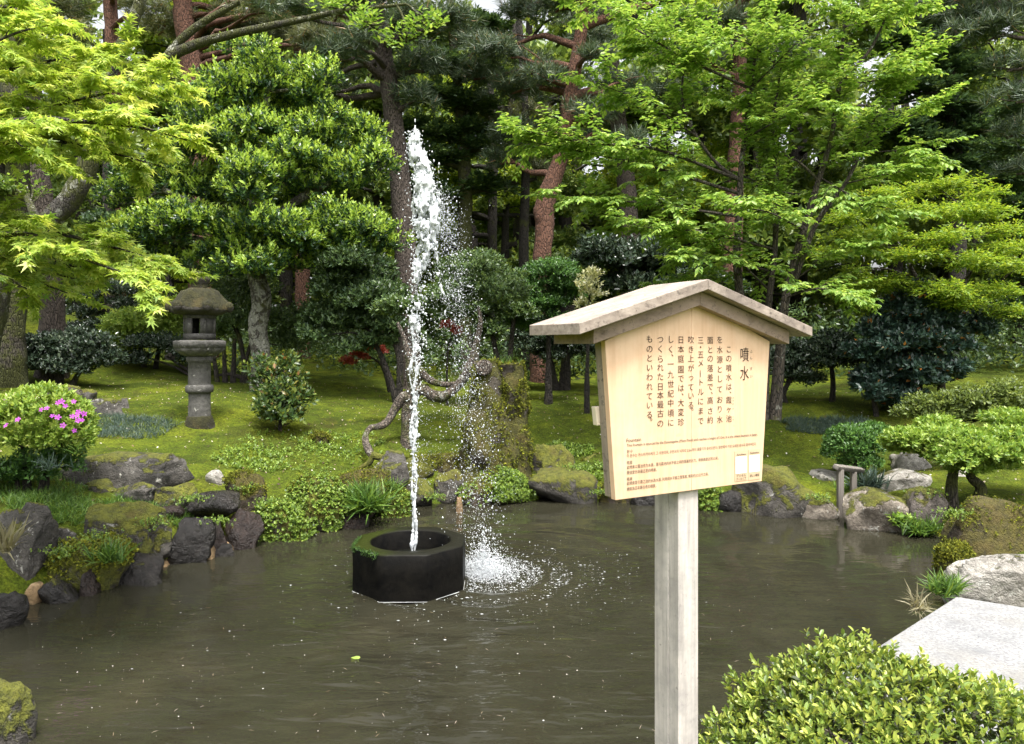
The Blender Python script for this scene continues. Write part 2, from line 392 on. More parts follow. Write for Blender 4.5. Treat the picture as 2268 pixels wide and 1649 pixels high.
def rock_shape(seed, planes=7, boxy=.72, rough=.1, big=False):
    V, Fc = (ICO3, ICO4, ICO5)[big]; V = V.copy(); r = np.random.default_rng(seed)
    V = np.sign(V) * np.abs(V) ** boxy
    for k in range(planes):
        n = nz(r.normal(size=3) * np.array([1, 1, .8])); dd = r.uniform(.52, .92)
        V = V - np.maximum(0, V @ n - dd)[:, None] * n * .92
    N = nz(V)
    V = V + N * (rough * fbm(V * 1.5 + seed, seed, 3) + rough * .45 * fbm(V * 5 + seed, seed + 5, 3) - rough * .35 * np.maximum(0, 1 - np.abs(vn(V * np.array([1.6, 1.6, 3.2]) + seed * 3, seed + 9)) * 9))[:, None]
    lo, hi = V.min(0), V.max(0)
    return (V - (lo + hi) / 2) / ((hi - lo) / 2), Fc

ROCKS = {}
def rock(x0, y0, x1, y1, mat, label, d=None, seed=1, planes=8, boxy=.72, rough=.13, deep=.75, name='rock', lean=0.0, group=None, sink=.12, big=False):
    """px box of the rock in the photograph; d = distance of its near side (else found where its foot meets ground or water)."""
    if d is None: d = gp((x0 + x1) / 2, y1)[1]
    hw = (x1 - x0) / 2 * d / F; dd = max(.08, hw * deep)
    dc = d + dd * .8
    hw = (x1 - x0) / 2 * dc / F
    cx = ((x0 + x1) / 2 - CX) / F * dc
    top = EYE - (y0 - HY) / F * dc; bot = EYE - (y1 - HY) / F * d - sink
    g = max(-.25, H(cx, dc)) - .06
    bot = min(bot, g) if d < 11 else bot
    wd_ = (x1 - x0); V, Fc = rock_shape(seed, planes, boxy, rough, 2 if (big and wd_ > 120 and d < 6.3) else (1 if wd_ > 60 else 0))
    V = V * np.array([hw, dd, (top - bot) / 2])
    V[:, 0] += lean * (V[:, 2]) + 0
    c0 = np.array([cx, dc, (top + bot) / 2])
    base = np.array([cx, dc, bot])
    o = mesh_np(name, V + c0, Fc, M[mat], smooth=True, loc=base)
    tag(o, label, 'rock', group)
    ROCKS[label] = (c0, np.array([hw, dd, (top - bot) / 2]))
    return o

def tube(pts, rad, k=8, seed=0, rough=.0):
    """polyline with radii -> verts, quads (open ends, last ring closed to a point)"""
    pts = np.asarray(pts, float); n = len(pts); rad = np.asarray(rad, float)
    T = np.gradient(pts, axis=0) if n > 2 else np.repeat((pts[1:] - pts[:1]), n, 0); T = nz(T)
    ref = np.array([0, 1., .15]) if abs(T[0] @ np.array([0, 1., 0])) < .9 else np.array([1., 0, 0])
    U = nz(np.cross(T, ref)); W = np.cross(T, U)
    a = np.arange(k) / k * 2 * math.pi
    rr = rad[:, None] * np.ones((1, k))
    if rough:
        q = pts[:, None, :] * 1.0 + (U[:, None, :] * np.cos(a)[None, :, None] + W[:, None, :] * np.sin(a)[None, :, None]) * rad[:, None, None]
        rr = rr * (1 + rough * fbm(q * 5 + seed, seed, 3))
    V = pts[:, None, :] + rr[..., None] * (U[:, None, :] * np.cos(a)[None, :, None] + W[:, None, :] * np.sin(a)[None, :, None])
    V = V.reshape(-1, 3)
    i = np.arange((n - 1) * k); r = i // k; c = i % k
    Q = np.stack([r * k + c, r * k + (c + 1) % k, (r + 1) * k + (c + 1) % k, (r + 1) * k + c], 1)
    return V, Q

def smoothline(pts, rad, n):
    """Catmull-Rom resample"""
    pts = np.asarray(pts, float); rad = np.asarray(rad, float); A = np.column_stack([pts, rad])
    A = np.vstack([2 * A[0] - A[1], A, 2 * A[-1] - A[-2]])
    m_ = len(A) - 3; t = np.linspace(0, m_ - 1e-6, n); k = t.astype(int); u = (t - k)[:, None]
    p0, p1, p2, p3 = A[k], A[k + 1], A[k + 2], A[k + 3]
    r = .5 * ((2 * p1) + (-p0 + p2) * u + (2 * p0 - 5 * p1 + 4 * p2 - p3) * u * u + (-p0 + 3 * p1 - 3 * p2 + p3) * u ** 3)
    return r[:, :3], np.maximum(r[:, 3], .001)

class Geo:
    def __init__(s): s.V = []; s.Q = []; s.T = []; s.n = 0; s.tint = []
    def add(s, V, Fc, tint=None):
        Fc = np.asarray(Fc) + s.n
        (s.Q if Fc.shape[1] == 4 else s.T).append(Fc)
        s.V.append(V); s.n += len(V)
        if tint is not None: s.tint.append(np.full(len(V), tint) if np.isscalar(tint) else tint)
    def tube(s, pts, rad, k=8, seed=0, rough=0.0, cap=False):
        V, Q = tube(pts, rad, k, seed, rough)
        if cap:
            n = len(V); V = np.vstack([V, np.asarray(pts[0])[None], np.asarray(pts[-1])[None]])
            a = np.arange(k); b_ = (a + 1) % k
            s.T.append(np.stack([b_, a, np.full(k, n)], 1) + s.n); s.T.append(np.stack([a + n - k, b_ + n - k, np.full(k, n + 1)], 1) + s.n)
        s.add(V, Q)
    def build(s, name, mat, parent=None, smooth=True, loc=None):
        f = []
        if s.Q: f.append(np.concatenate(s.Q))
        if s.T: f.append(np.concatenate(s.T))
        return mesh_np(name, np.concatenate(s.V), f, mat, parent, smooth, np.concatenate(s.tint) if s.tint else None, loc)

# ------------------------------------------------------------------ leaves
TPL = {
    'lance': (np.array([(0, 0, 0), (.45, .25, .05), (1, 0, -.06), (.45, -.25, .05)]), np.array([(0, 2, 1), (0, 3, 2)])),
    'oval': (np.array([(0, 0, 0), (.32, .22, .05), (.72, .2, .04), (1, 0, -.1), (.72, -.2, .04), (.32, -.22, .05)]), np.array([(0, 3, 2, 1), (0, 5, 4, 3)])),
    'blade': (np.array([(0, .035, 0), (0, -.035, 0), (.55, -.026, .05), (.55, .026, .05), (1, 0, -.12)]), np.array([(0, 1, 2), (0, 2, 3), (3, 2, 4)])),
    'needle': (np.array([(0, .045, 0), (0, -.045, 0), (1, 0, 0)]), np.array([(0, 1, 2)])),
    'round': (np.array([(0, 0, 0), (.35, .42, .04), (.9, .28, 0), (.9, -.28, 0), (.35, -.42, .04)]), np.array([(0, 4, 3), (0, 3, 2), (0, 2, 1)])),
}
def _star():
    tips = [(-92, .55), (-45, .88), (0, 1.0), (45, .88), (92, .55)]
    V = [(0, 0, 0)]; Q = []
    nt_ = []
    angs = [t[0] for t in tips]; na = [-135] + [(angs[i] + angs[i + 1]) / 2 for i in range(4)] + [135]
    for a_, r_ in zip(na, [.13, .27, .33, .33, .27, .13]): V.append((math.cos(math.radians(a_)) * r_, math.sin(math.radians(a_)) * r_, .02))
    for a_, r_ in tips: V.append((math.cos(math.radians(a_)) * r_, math.sin(math.radians(a_)) * r_, -.10 * r_))
    for i in range(5): Q.append((0, 1 + i, 7 + i, 2 + i))
    return np.array(V), np.array(Q)
TPL['star'] = _star()

def leaf_geo(P, D, L, n, size, tpl, opn=.9, planar=False, droop=.0, tint=(.5, .2), jit=.35, tipboost=0.0, svar=.25, up=.0):
    """n leaves along each shoot (P origin, D direction, L length)."""
    T, Fc = TPL[tpl]; S = len(P)
    P = np.asarray(P); D = nz(np.asarray(D)); L = np.broadcast_to(np.asarray(L, float), (S,))
    t = (np.arange(n) + .6) / n; t = np.clip(t[None] + rng.uniform(-.3, .3, (S, n)) / n, 0.02, 1)
    pos = P[:, None] + D[:, None] * (L[:, None] * t)[..., None]
    zup = np.array([0, 0, 1.0]); Hs = np.cross(D, zup); bad = np.linalg.norm(Hs, axis=1) < .05; Hs[bad] = (1, 0, 0); Hs = nz(Hs); Wv = np.cross(Hs, D)
    o = opn * (1.1 - .45 * t) + rng.normal(0, .18, (S, n))
    if planar:
        side = np.where((np.arange(n) % 2) == 0, 1.0, -1.0)[None] * np.ones((S, 1))
        rad = Hs[:, None] * side[..., None] + rng.normal(0, .12, (S, n, 3))
    else:
        az = np.arange(n)[None] * 2.4 + rng.uniform(0, 6.28, (S, 1)) + rng.normal(0, .3, (S, n))
        rad = Hs[:, None] * np.cos(az)[..., None] + Wv[:, None] * np.sin(az)[..., None]
    d = np.cos(o)[..., None] * D[:, None] + np.sin(o)[..., None] * rad
    d[..., 2] += up - droop * rng.uniform(.3, 1.2, (S, n)); d = nz(d)
    if planar: nr = np.zeros((S, n, 3)) + zup
    else: nr = np.sin(o)[..., None] * D[:, None] - np.cos(o)[..., None] * rad + zup * .25
    nr = nr + rng.normal(0, jit, (S, n, 3)); nr = nz(nr - (nr * d).sum(-1, keepdims=True) * d)
    sd_ = np.cross(nr, d)
    sz = np.asarray(size) * (1 + rng.uniform(-svar, svar, (S, n)))
    tv = tint[0] + rng.normal(0, tint[1], (S, n)) + tipboost * (t - .5)
    K = S * n; pos = pos.reshape(K, 3); d = d.reshape(K, 3); sd_ = sd_.reshape(K, 3); nr = nr.reshape(K, 3); sz = sz.reshape(K, 1, 1)
    V = pos[:, None] + sz * (T[None, :, 0:1] * d[:, None] + T[None, :, 1:2] * sd_[:, None] + T[None, :, 2:3] * nr[:, None])
    Fo = (Fc[None] + (np.arange(K) * len(T))[:, None, None]).reshape(-1, Fc.shape[1])
    return V.reshape(-1, 3), Fo, np.repeat(np.clip(tv.reshape(-1), 0, 1), len(T))

def pad_shoots(c, r, n, zmin=-.35, shell=.55, lump=.35, upw=.7, seed=None):
    d = nz(rng.normal(size=(n * 2, 3))); d = d[d[:, 2] > zmin][:n]
    while len(d) < n:
        e = nz(rng.normal(size=(n, 3))); d = np.vstack([d, e[e[:, 2] > zmin]])[:n]
    sd0 = rng.integers(1000) if seed is None else seed
    f = (shell + (1 - shell) * rng.random(n) ** .6) * (1 + lump * fbm(d * 2.3 + sd0, sd0, 2))
    P = c + d * r * f[:, None]
    D = nz(d * np.array([.8, .8, .6]) + np.array([0, 0, upw]) + rng.normal(0, .25, (n, 3)))
    return P, D

def px_line(pts, Y, dy=None):
    return [at(p[0], p[1], Y + (p[2] if len(p) > 2 else 0)) for p in pts]

def bezier_limb(g, a, b_, ra, rb, seed=0, sag=0.0, k=5, n=7, wob=.06):
    a = np.asarray(a); b_ = np.asarray(b_); L = np.linalg.norm(b_ - a)
    t = np.linspace(0, 1, n)[:, None]
    p = a * (1 - t) + b_ * t
    p[:, 2] += sag * L * np.sin(t[:, 0] * math.pi)
    q = p * 2.1 + seed
    wv = np.stack([vn(q, seed), vn(q, seed + 1), vn(q, seed + 2)], 1) * np.sin(t * math.pi) * wob * L * 2
    p = p + wv
    g.tube(p, np.linspace(ra, rb, n), k)
    return p

def plant(name, label, cat, base, pads, Y, leaf, mat, stems=(), bark='bark_dark', density=900, size=.06, tpl='lance', n=7, L=.12, opn=.9,
          group=None, zmin=-.35, shell=.55, tint=(.5, .2), tip=0.0, lump=.35, upw=.7, droop=0.0, depth=.8, crown='crown', newtop=0, newtint=.85, branches=True, stem_top=None, limb_r=.018, planar=False, jit=.35, split=5, blob=(.34, .62, .85, 1.25, .72)):
    """A tree or shrub: px stems, px pads of foliage (x, y, rx, ry[, dY[, density factor]]) around distance Y."""
    density = density * .60; size = size * 1.16; n = max(4, n - 1) if tpl != 'needle' else 16
    root = empty(name, base); tag(root, label, cat, group)
    g = Geo(); heads = []
    for st in stems:
        pts = [at(p[0], p[1], Y + (p[3] if len(p) > 3 else 0)) for p in st]; rad = [p[2] / 2 * Y / F for p in st]
        pts[0] = pts[0] + np.array([0, 0, 0])
        if True:
            gz = H(pts[0][0], pts[0][1]) - .12
            if pts[0][2] > gz and (not heads or pts[0][2] - gz < .45): pts.insert(0, np.array([pts[0][0], pts[0][1], gz])); rad.insert(0, rad[0] * 1.25)
        p, r = smoothline(pts, rad, max(10, 6 * len(pts)))
        g.tube(p, r, 10, seed=len(heads) * 7 + int(Y * 10), rough=.12)
        heads.append((p, r))
    PP = []; DD = []
    NP = []; ND = []
    for i, pd in enumerate(pads):
        px, py, rx, ry = pd[:4]; dy = pd[4] if len(pd) > 4 else 0; df = pd[5] if len(pd) > 5 else 1
        c_ = at(px, py, Y + dy); r_ = np.array([rx, rx * depth, ry]) * (Y + dy) / F
        area = 4 * math.pi * ((r_[0] * r_[1]) ** 1.6 / 3 + 2 * (r_[0] * r_[2]) ** 1.6 / 3) ** (1 / 1.6)
        ns = max(12, int(density * df * area))
        subs = [(c_, r_, ns)] if not split else []
        for q in range(split):
            o_ = rng.normal(size=3); o_ = o_ / np.linalg.norm(o_) * rng.random() ** .5 * blob[4]
            rr_ = r_ * rng.uniform(blob[0], blob[1]) * np.array([1, 1, rng.uniform(blob[2], blob[3])]); subs.append((c_ + o_ * r_, rr_, max(8, int(ns * 1.5 / split * (rr_[0] / r_[0] / .48) ** 2))))
        for q, (sc_, sr_, sn_) in enumerate(subs):
            P, D = pad_shoots(sc_, sr_, sn_, zmin, shell, lump, upw, seed=i * 13 + q + int(Y * 31)); PP.append(P); DD.append(D)
            if newtop:
                P2_, D2_ = pad_shoots(sc_, sr_ * 1.04, int(sn_ * newtop), .0, .87, lump, upw + .1, seed=i * 13 + q + int(Y * 31)); NP.append(P2_); ND.append(D2_)
        if branches and heads:
            best = None
            for p, r in heads:
                dd = np.linalg.norm(p - c_, axis=1) + np.maximum(0, p[:, 2] - c_[2]) * 2
                dd[: len(dd) // 4] += 2
                k_ = int(np.argmin(dd))
                if best is None or dd[k_] < best[0]: best = (dd[k_], p[k_], r[k_])
            lim = bezier_limb(g, best[1], c_ - np.array([0, 0, r_[2] * .3]), min(best[2] * .7, limb_r * 2.2), limb_r * .45, seed=i + 3, sag=.06, k=6 if Y < 16 else 4)
            for q in range(4 if Y < 12.7 else 1):
                e = c_ + np.array([rng.uniform(-.7, .7), rng.uniform(-.7, .7), rng.uniform(-.1, .6)]) * r_
                bezier_limb(g, lim[rng.integers(3, 6)], e, limb_r * .5, limb_r * .18, seed=i * 5 + q, k=4, n=5)
    if g.V: g.build('trunk', M[bark], root)
    P = np.concatenate(PP); D = np.concatenate(DD)
    V, Fc, ti = leaf_geo(P, D, L, n, size, tpl, opn, planar, droop, tint, jit, tip)
    if newtop:
        P = np.concatenate(NP); D = np.concatenate(ND)
        V2, F2, t2 = leaf_geo(P, D, L * 1.15, n, size * 1.05, tpl, opn * .8, planar, droop, (newtint, .12), jit, .1)
        Fc = np.concatenate([Fc, F2 + len(V)]); V = np.concatenate([V, V2]); ti = np.concatenate([ti, t2])
    tag(mesh_np(crown, V, Fc, LM[leaf] if isinstance(leaf, str) else leaf, root, False, ti), kind='stuff')
    return root

# ------------------------------------------------------------------ notice sign
SY = math.radians(29.7); ST = np.array([math.cos(SY), math.sin(SY), 0]); SN = np.array([math.sin(SY), -math.cos(SY), 0])   # along the board, and out of it
S0 = np.array([(1340 - CX) / F * 2.2, 2.2, 0.0])
def sp(px, py, off=0.0):
    """(u, v) on the board plane moved forward by off, seen at that pixel"""
    dr = np.array([(px - CX) / F, 1.0, -(py - HY) / F]); o = np.array([0, 0, EYE])
    p0 = S0 + SN * off; t = ((p0 - o) @ SN) / (dr @ SN); q = o + dr * t
    return (q - p0) @ ST, q[2]
def sw(u, v, off=0.0): return S0 + ST * u + SN * off + np.array([0, 0, v])

def prism(name, uv, off0, off1, mat, parent, bev=.0015, label=None):
    """polygon in board (u, v), from offset off0 (back) to off1 (front)"""
    n = len(uv); A = [sw(u, v_, off1) for u, v_ in uv]; B = [sw(u, v_, off0) for u, v_ in uv]
    V = np.array(A + B); c0 = V.mean(0)
    ar = sum(uv[i][0] * uv[(i + 1) % n][1] - uv[(i + 1) % n][0] * uv[i][1] for i in range(n))
    fr = list(range(n)); bk = [i + n for i in range(n)][::-1]
    me = bpy.data.meshes.new(name); fs = [fr, bk] + [[i, i + n, (i + 1) % n + n, (i + 1) % n] for i in range(n)]
    if ar < 0: fs = [f[::-1] for f in fs]
    off = np.array(parent.location)
    me.from_pydata([tuple(x - off) for x in V], [], fs); me.update(); me.materials.append(mat)
    o = link(bpy.data.objects.new(name, me), parent)
    if bev:
        md = o.modifiers.new('bevel', 'BEVEL'); md.width = bev; md.segments = 2; md.limit_method = 'ANGLE'
    if label: o['label'] = label
    return o

M['panel'] = wood_mat('fresh_cedar', (.66, .425, .265), (.76, .52, .345), 2, .65, stain=(.78, .56, .385), streak=.13)
M['weather'] = wood_mat('weathered_wood', (.18, .13, .10), (.32, .24, .19), 0, .85, stain=(.38, .28, .215), speck=.55)
M['roofwood'] = wood_mat('weathered_roof_wood', (.22, .175, .145), (.42, .35, .295), 0, .85, stain=(.13, .105, .09), speck=.75, streak=.0)
M['sidewood'] = wood_mat('weathered_side_wood', (.20, .16, .125), (.38, .31, .24), 2, .85, stain=(.22, .18, .15), speck=.8)
M['post'] = wood_mat('grey_post_wood', (.40, .36, .335), (.60, .55, .515), 2, .8, stain=(.25, .235, .23), speck=.25, streak=.6)
M['standwood'] = wood_mat('grey_stand_wood', (.10, .088, .075), (.20, .18, .155), 2, .9)
M['ink'] = plain('ink', (.035, .018, .010), .8); M['ink2'] = plain('brown_ink', (.035, .026, .02), .8)
M['white'] = plain('white_sticker', (.82, .82, .82), .4); M['tanst'] = plain('tan_sticker', (.60, .44, .29), .5); M['block'] = plain('pale_wood', (.72, .62, .48), .7)

ul, vt = sp(1340, 757); ur, vt2 = sp(1705, 755); ubl, vb = sp(1367, 1113); ubr, vb2 = sp(1690, 1062)
uc = (ul + ur) / 2; vbot = (vb + vb2) / 2; hwT = (ur - ul) / 2; hwB = (ubr - ubl) / 2
upk, vpk = sp(1559, 660)
base_s = sw(.335, 0, -.06); base_s[2] = H(base_s[0], base_s[1])
sign = empty('notice_sign', base_s)
tag(sign, 'wooden notice board with small gabled roof on a grey post, black Japanese lettering', 'sign')
vtop = (vt + vt2) / 2
pent = [(uc - hwB, vbot), (uc + hwB, vbot), (uc + hwT, vtop), (uc, vpk), (uc - hwT, vtop)]
sm_ = uc - .008
vs_at = lambda u: vtop + (vpk - vtop) * (1 - abs(u - uc) / hwT)
prism('board_plank', [(uc - hwB, vbot), (sm_ - .0004, vbot), (sm_ - .0004, vs_at(sm_)), (uc - hwT, vtop)], -.022, 0, M['panel'], sign)
prism('board_plank', [(sm_ + .0004, vbot), (uc + hwB, vbot), (uc + hwT, vtop), (uc, vpk), (sm_ + .0004, vs_at(sm_))], -.022, 0, M['panel'], sign)
ins = lambda k: [(uc + (u - uc) * k, v_) for u, v_ in pent]
prism('back_board', [(u, v_ + (.004 if v_ < vbot + .01 else 0)) for u, v_ in ins(.994)], -.056, -.0245, M['sidewood'], sign)
# roof: under-boards and roof boards, two slopes each
e2, e1 = .030, .066
def slope(name, off_f, off_b, pk, tipl, tipr, th, mat, lift=0):
    upk_, vpk_ = uc, pk
    for sgn, tip in ((-1, tipl), (1, tipr)):
        u1, v1 = tip
        prism(name, [(upk_ + sgn * .0006, vpk_), (u1, v1), (u1 - 0, v1 - th), (upk_ + sgn * .0006, vpk_ - th)], off_b, off_f, mat, sign, .002)
_, pk_top = sp(1577, 619, e1); tl = sp(1286, 706, e1); tr = sp(1801, 733, e1)
half = ((uc - tl[0]) + (tr[0] - uc)) / 2; vtip = (tl[1] + tr[1]) / 2
slope('roof_board', e1, e1 - .275, pk_top, (uc - half, vtip), (uc + half, vtip), .033, M['roofwood'])
gr = (pk_top - vtip) / half
lo_half = ((uc - sp(1320, 740, e2)[0]) + (sp(1752, 745, e2)[0] - uc)) / 2
pk2 = pk_top - .033 - .0025
slope('gable_beam', e2, e1 - .25, pk2, (uc - lo_half, pk2 - gr * lo_half), (uc + lo_half, pk2 - gr * lo_half), .046, M['weather'])
# post
pu0, _ = sp(1502, 1200, -.012); pu1, _ = sp(1547, 1200, -.012)
g_ = base_s[2] - .35
prism('post', [(pu0, g_), (pu1, g_), (pu1, vbot + .25), (pu0, vbot + .25)], -.127, -.0585, M['post'], sign, .003)
prism('post_facing', [(pu0 + .001, g_), (pu1 - .001, g_), (pu1 - .001, vbot - .003), (pu0 + .001, vbot - .003)], -.058, -.012, M['post'], sign, .002)
prism('side_block', [(uc - hwT * .93 - .012, sp(1340, 948)[1]), (uc - hwT * .90, sp(1340, 948)[1]), (uc - hwT * .90, sp(1340, 905)[1]), (uc - hwT * .95 - .012, sp(1340, 905)[1])], -.078, -.0565, M['block'], sign, .002)

# lettering
_tc = bpy.data.curves.new('lettering_source', 'FONT'); _to = bpy.data.objects.new('lettering_source', _tc); sc.collection.objects.link(_to)
_gc = {}
def glyphs(s, bold=0.0):
    if (s, bold) not in _gc: _gc[(s, bold)] = _glyphs(s, bold)
    return _gc[(s, bold)]
def _glyphs(s, bold):
    _tc.body = s; _tc.offset = bold
    dg = bpy.context.evaluated_depsgraph_get(); me = bpy.data.meshes.new_from_object(_to.evaluated_get(dg))
    V = np.array([v_.co[:] for v_ in me.vertices]).reshape(-1, 3); Fc = [tuple(p.vertices) for p in me.polygons]; bpy.data.meshes.remove(me)
    return V, Fc
def write(name, items, mat, off=.0012):
    """items: (text, u, v, width, height, mode) with u, v = centre ('c') or left base line ('l')"""
    VV = []; FF = []; n = 0
    for s, u, v_, wd, ht, mode, bold in items:
        V, Fc = glyphs(s, bold)
        if not len(V): continue
        if mode == 'c': X = (V[:, 0] - .5) * wd; Z = (V[:, 1] - .38) * ht
        else:
            k = wd / max(1e-6, V[:, 0].max() - V[:, 0].min()); X = (V[:, 0] - V[:, 0].min()) * k; Z = V[:, 1] * ht
        W = S0 + ST * (u + X)[:, None] + SN * off + np.array([0, 0, 1.0]) * (v_ + Z)[:, None]
        VV.append(W); FF += [tuple(i + n for i in f) for f in Fc]; n += len(W)
    me = bpy.data.meshes.new(name); pts = np.concatenate(VV) - np.array(sign.location)
    me.from_pydata([tuple(p) for p in pts], [], FF); me.update(); me.materials.append(mat)
    return link(bpy.data.objects.new(name, me), sign)
def c1(cx_, cy_): return sp((cx_ / 3.489 + 1950) / 1.4934, (cy_ / 3.489 + 1050) / 1.4934)
def c2(cx_, cy_): return sp((cx_ / 3.78 + 2000) / 1.4934, (cy_ / 3.78 + 1420) / 1.4934)
pxm = 2.38 / F / 5.21                                     # metres per crop pixel
cols = [(1605, 'この噴水は、霞ヶ池', [370, 475, 585, 690, 800, 840, 955, 1060, 1170]),
        (1500, 'を水源としており水', [260, 375, 490, 600, 710, 830, 950, 1060, 1180]),
        (1390, '面との落差で、高さ約', [265, 375, 475, 590, 695, 800, 848, 960, 1080, 1185]),
        (1280, '三・五メートルにまで', [265, 345, 430, 530, 640, 750, 860, 970, 1080, 1195]),
        (1168, '吹き上がっている。', [260, 370, 475, 585, 690, 805, 905, 1015, 1040]),
        (1052, '日本庭園では、大変珍', [260, 370, 480, 600, 705, 815, 862, 985, 1095, 1210]),
        (935, 'しく、一九世紀中頃に', [255, 370, 412, 540, 660, 770, 880, 990, 1105, 1215]),
        (815, 'つくられた日本最古の', [255, 365, 480, 580, 685, 800, 900, 1005, 1110, 1225]),
        (690, 'ものといわれている。', [250, 365, 470, 580, 690, 800, 910, 1015, 1125, 1155])]
for cx_, s, ys in cols:
    for ch, y_ in zip(s, ys):
        u, v_ = c1(cx_, y_); wd = 82 * pxm * 1.22
        if ch in '、。': u += 55 * pxm
        if ch == 'ー': write('letter', [('|', u + wd * .30, v_, wd, wd * .85, 'c', .012)], M['ink'])
        else: write('letter', [(ch, u, v_, wd, 92 * pxm, 'c', .0)], M['ink'])
u1_, v1_ = c1(1785, 430); u2_, v2_ = c1(1785, 645)
write('letter', [('噴', u1_, v1_, 130 * pxm * 1.22, 185 * pxm, 'c', .0)], M['ink']); write('letter', [('水', u2_, v2_, 130 * pxm * 1.22, 185 * pxm, 'c', .0)], M['ink'])
it = [(ch, *c1(1862, y_), 40 * pxm * 1.2, 44 * pxm, 'c', .0) for ch, y_ in zip('ふんすい', (395, 470, 595, 680))]
it += [(ch, *c1(1655, y_), 20 * pxm * 1.2, 26 * pxm, 'c', .0) for ch, y_ in zip('かすみがいけ', (932, 965, 1000, 1057, 1148, 1182))]
write('lettering', it, M['ink2'])
pm2 = 2.35 / F / 5.645
for s, a, b_, h_ in [('Fountain', (270, 165), (452, 148), 58), ('This fountain is sourced by the Kasumigaike (Misty Pond) and reaches a height of 3.5m. It is the oldest fountain in Japan.', (275, 222), (1908, 78), 44),
                     ('분수', (275, 300), (348, 293), 46), ('이 분수는 카스미가이케가 그 수원이며, 수면과의 낙차로 3.5m까지 물줄기가 솟아오른다. 일본에서 가장 오래된 분수라 알려져있다.', (275, 362), (1893, 192), 44),
                     ('喷泉', (275, 440), (345, 433), 46), ('此喷泉以霞池作为水源，靠与霞池的水平面之间的落差的压力，喷泉高度达到3.5米，', (275, 506), (1420, 370), 46),
                     ('据说是日本最古老的喷泉。', (275, 565), (650, 522), 46), ('噴泉', (275, 645), (345, 637), 46),
                     ('此噴泉是引霞之池的水為水源, 利用與水平面之間落差, 噴到約3.5公尺之高。', (275, 708), (1298, 568), 46), ('據說為日本最古老的噴泉。', (275, 770), (642, 722), 46)]:
    ua, va = c2(*a); ub, vb_ = c2(*b_)
    write('lettering', [(s, ua, (va + vb_) / 2, ub - ua, h_ * pm2 * 1.05, 'l', .0)], M['ink2'])
for (x0, y0, x1, y1), (wx0, wy0, wx1, wy1), top_, bots in [((1622, 270, 1778, 645), (1630, 342, 1772, 552), 'Archive', [('デジタル', 580), ('アーカイブ', 620)]),
                                                          ((1792, 250, 1942, 630), (1797, 325, 1938, 533), 'Explanation', [('詳しい解説', 575)])]:
    xm, ym = (x0 + x1) / 2, (y0 + y1) / 2
    ua, _ = c2(x0, ym); ub, _ = c2(x1, ym); _, va = c2(xm, y1); _, vb_ = c2(xm, y0)
    st = prism('info_sticker', [(ua, va), (ub, va), (ub, vb_), (ua, vb_)], .0006, .0016, M['tanst'], sign, 0)
    _, wa = c2(xm, wy1); _, wb = c2(xm, wy0); k = .004
    prism('white_patch', [(ua + k, wa), (ub - k, wa), (ub - k, wb), (ua + k, wb)], .0018, .0024, M['white'], sign, 0)
    ww = ub - ua
    write('lettering', [(top_, ua + ww * .14, c2(xm, 328 if top_ == 'Archive' else 305)[1], ww * .72, 36 * pm2, 'l', .008)], M['ink'], .0026)
    for s, y_ in bots: write('lettering', [(s, ua + ww * .12, c2(xm, y_ + 15)[1], ww * .76, 40 * pm2, 'l', .008)], M['ink'], .0026)
bpy.data.objects.remove(_to); bpy.data.curves.remove(_tc)

# ------------------------------------------------------------------ fountain basin and jet
def basin_mat():
    m, nt, b = new_mat('basin_stone'); v = coords(nt, (1, 1, 1), False); vs_ = coords(nt, (14, 14, 1.6), False)
    c = ramp(nt, ntex(nt, v, 7, 6, .7, .4), [(.35, (.003, .003, .003)), (.75, (.011, .010, .008))]).outputs[0]
    g = nt.nodes.new('ShaderNodeNewGeometry'); sx = nt.nodes.new('ShaderNodeSeparateXYZ'); nt.links.new(g.outputs['Normal'], sx.inputs[0])
    pz = nt.nodes.new('ShaderNodeSeparateXYZ'); tc = nt.nodes.new('ShaderNodeTexCoord'); nt.links.new(tc.outputs['Object'], pz.inputs[0])
    left = ramp(nt, mth(nt, 'ADD', mth(nt, 'MULTIPLY', pz.outputs[0], -1.0), mth(nt, 'MULTIPLY', ntex(nt, v, 9, 4), .35)), [(.2, 0), (.5, 1)]).outputs[0]
    up_ = ramp(nt, sx.outputs[2], [(.5, 0), (.9, 1)]).outputs[0]
    c = mix(nt, mth(nt, 'MULTIPLY', up_, .9), c, mix(nt, left, (.014, .014, .010), (.024, .031, .006)))
    nt.links.new(c, b.inputs['Base Color']); b.inputs['Roughness'].default_value = .4; b.inputs['Specular IOR Level'].default_value = .07
    bump(nt, b, ntex(nt, v, 30, 5, .7), .5, .006)
    return m
M['basin'] = basin_mat()
BC = np.array([-.826, 6.0]); BT = .362
basin = empty('fountain_basin', (BC[0], BC[1], 0)); tag(basin, 'black octagonal stone basin with a round well standing in the pond', 'basin')
def octa(R, z, n=64, rot=math.radians(22.5 + 1.0)):
    a = np.arange(n) / n * 2 * math.pi + rot; s = (a - rot) % (math.pi / 4) - math.pi / 8
    r = R * math.cos(math.pi / 8) / np.cos(s); return np.stack([BC[0] + r * np.cos(a), BC[1] + r * np.sin(a), np.full(n, z)], 1)
def circ(R, z, n=64, rot=math.radians(23.5)):
    a = np.arange(n) / n * 2 * math.pi + rot; return np.stack([BC[0] + R * np.cos(a), BC[1] + R * np.sin(a), np.full(n, z)], 1)
RO = .435 / math.cos(math.pi / 8)
rings = [octa(RO, -.4), octa(RO, 0.0), octa(RO, BT * .5), octa(RO, BT - .012), octa(RO - .012, BT), octa(RO - .05, BT + .003) * .6 + circ(.36, BT + .003) * .4, circ(.332, BT + .002), circ(.32, BT - .012), circ(.318, .1), circ(.3, .0)]
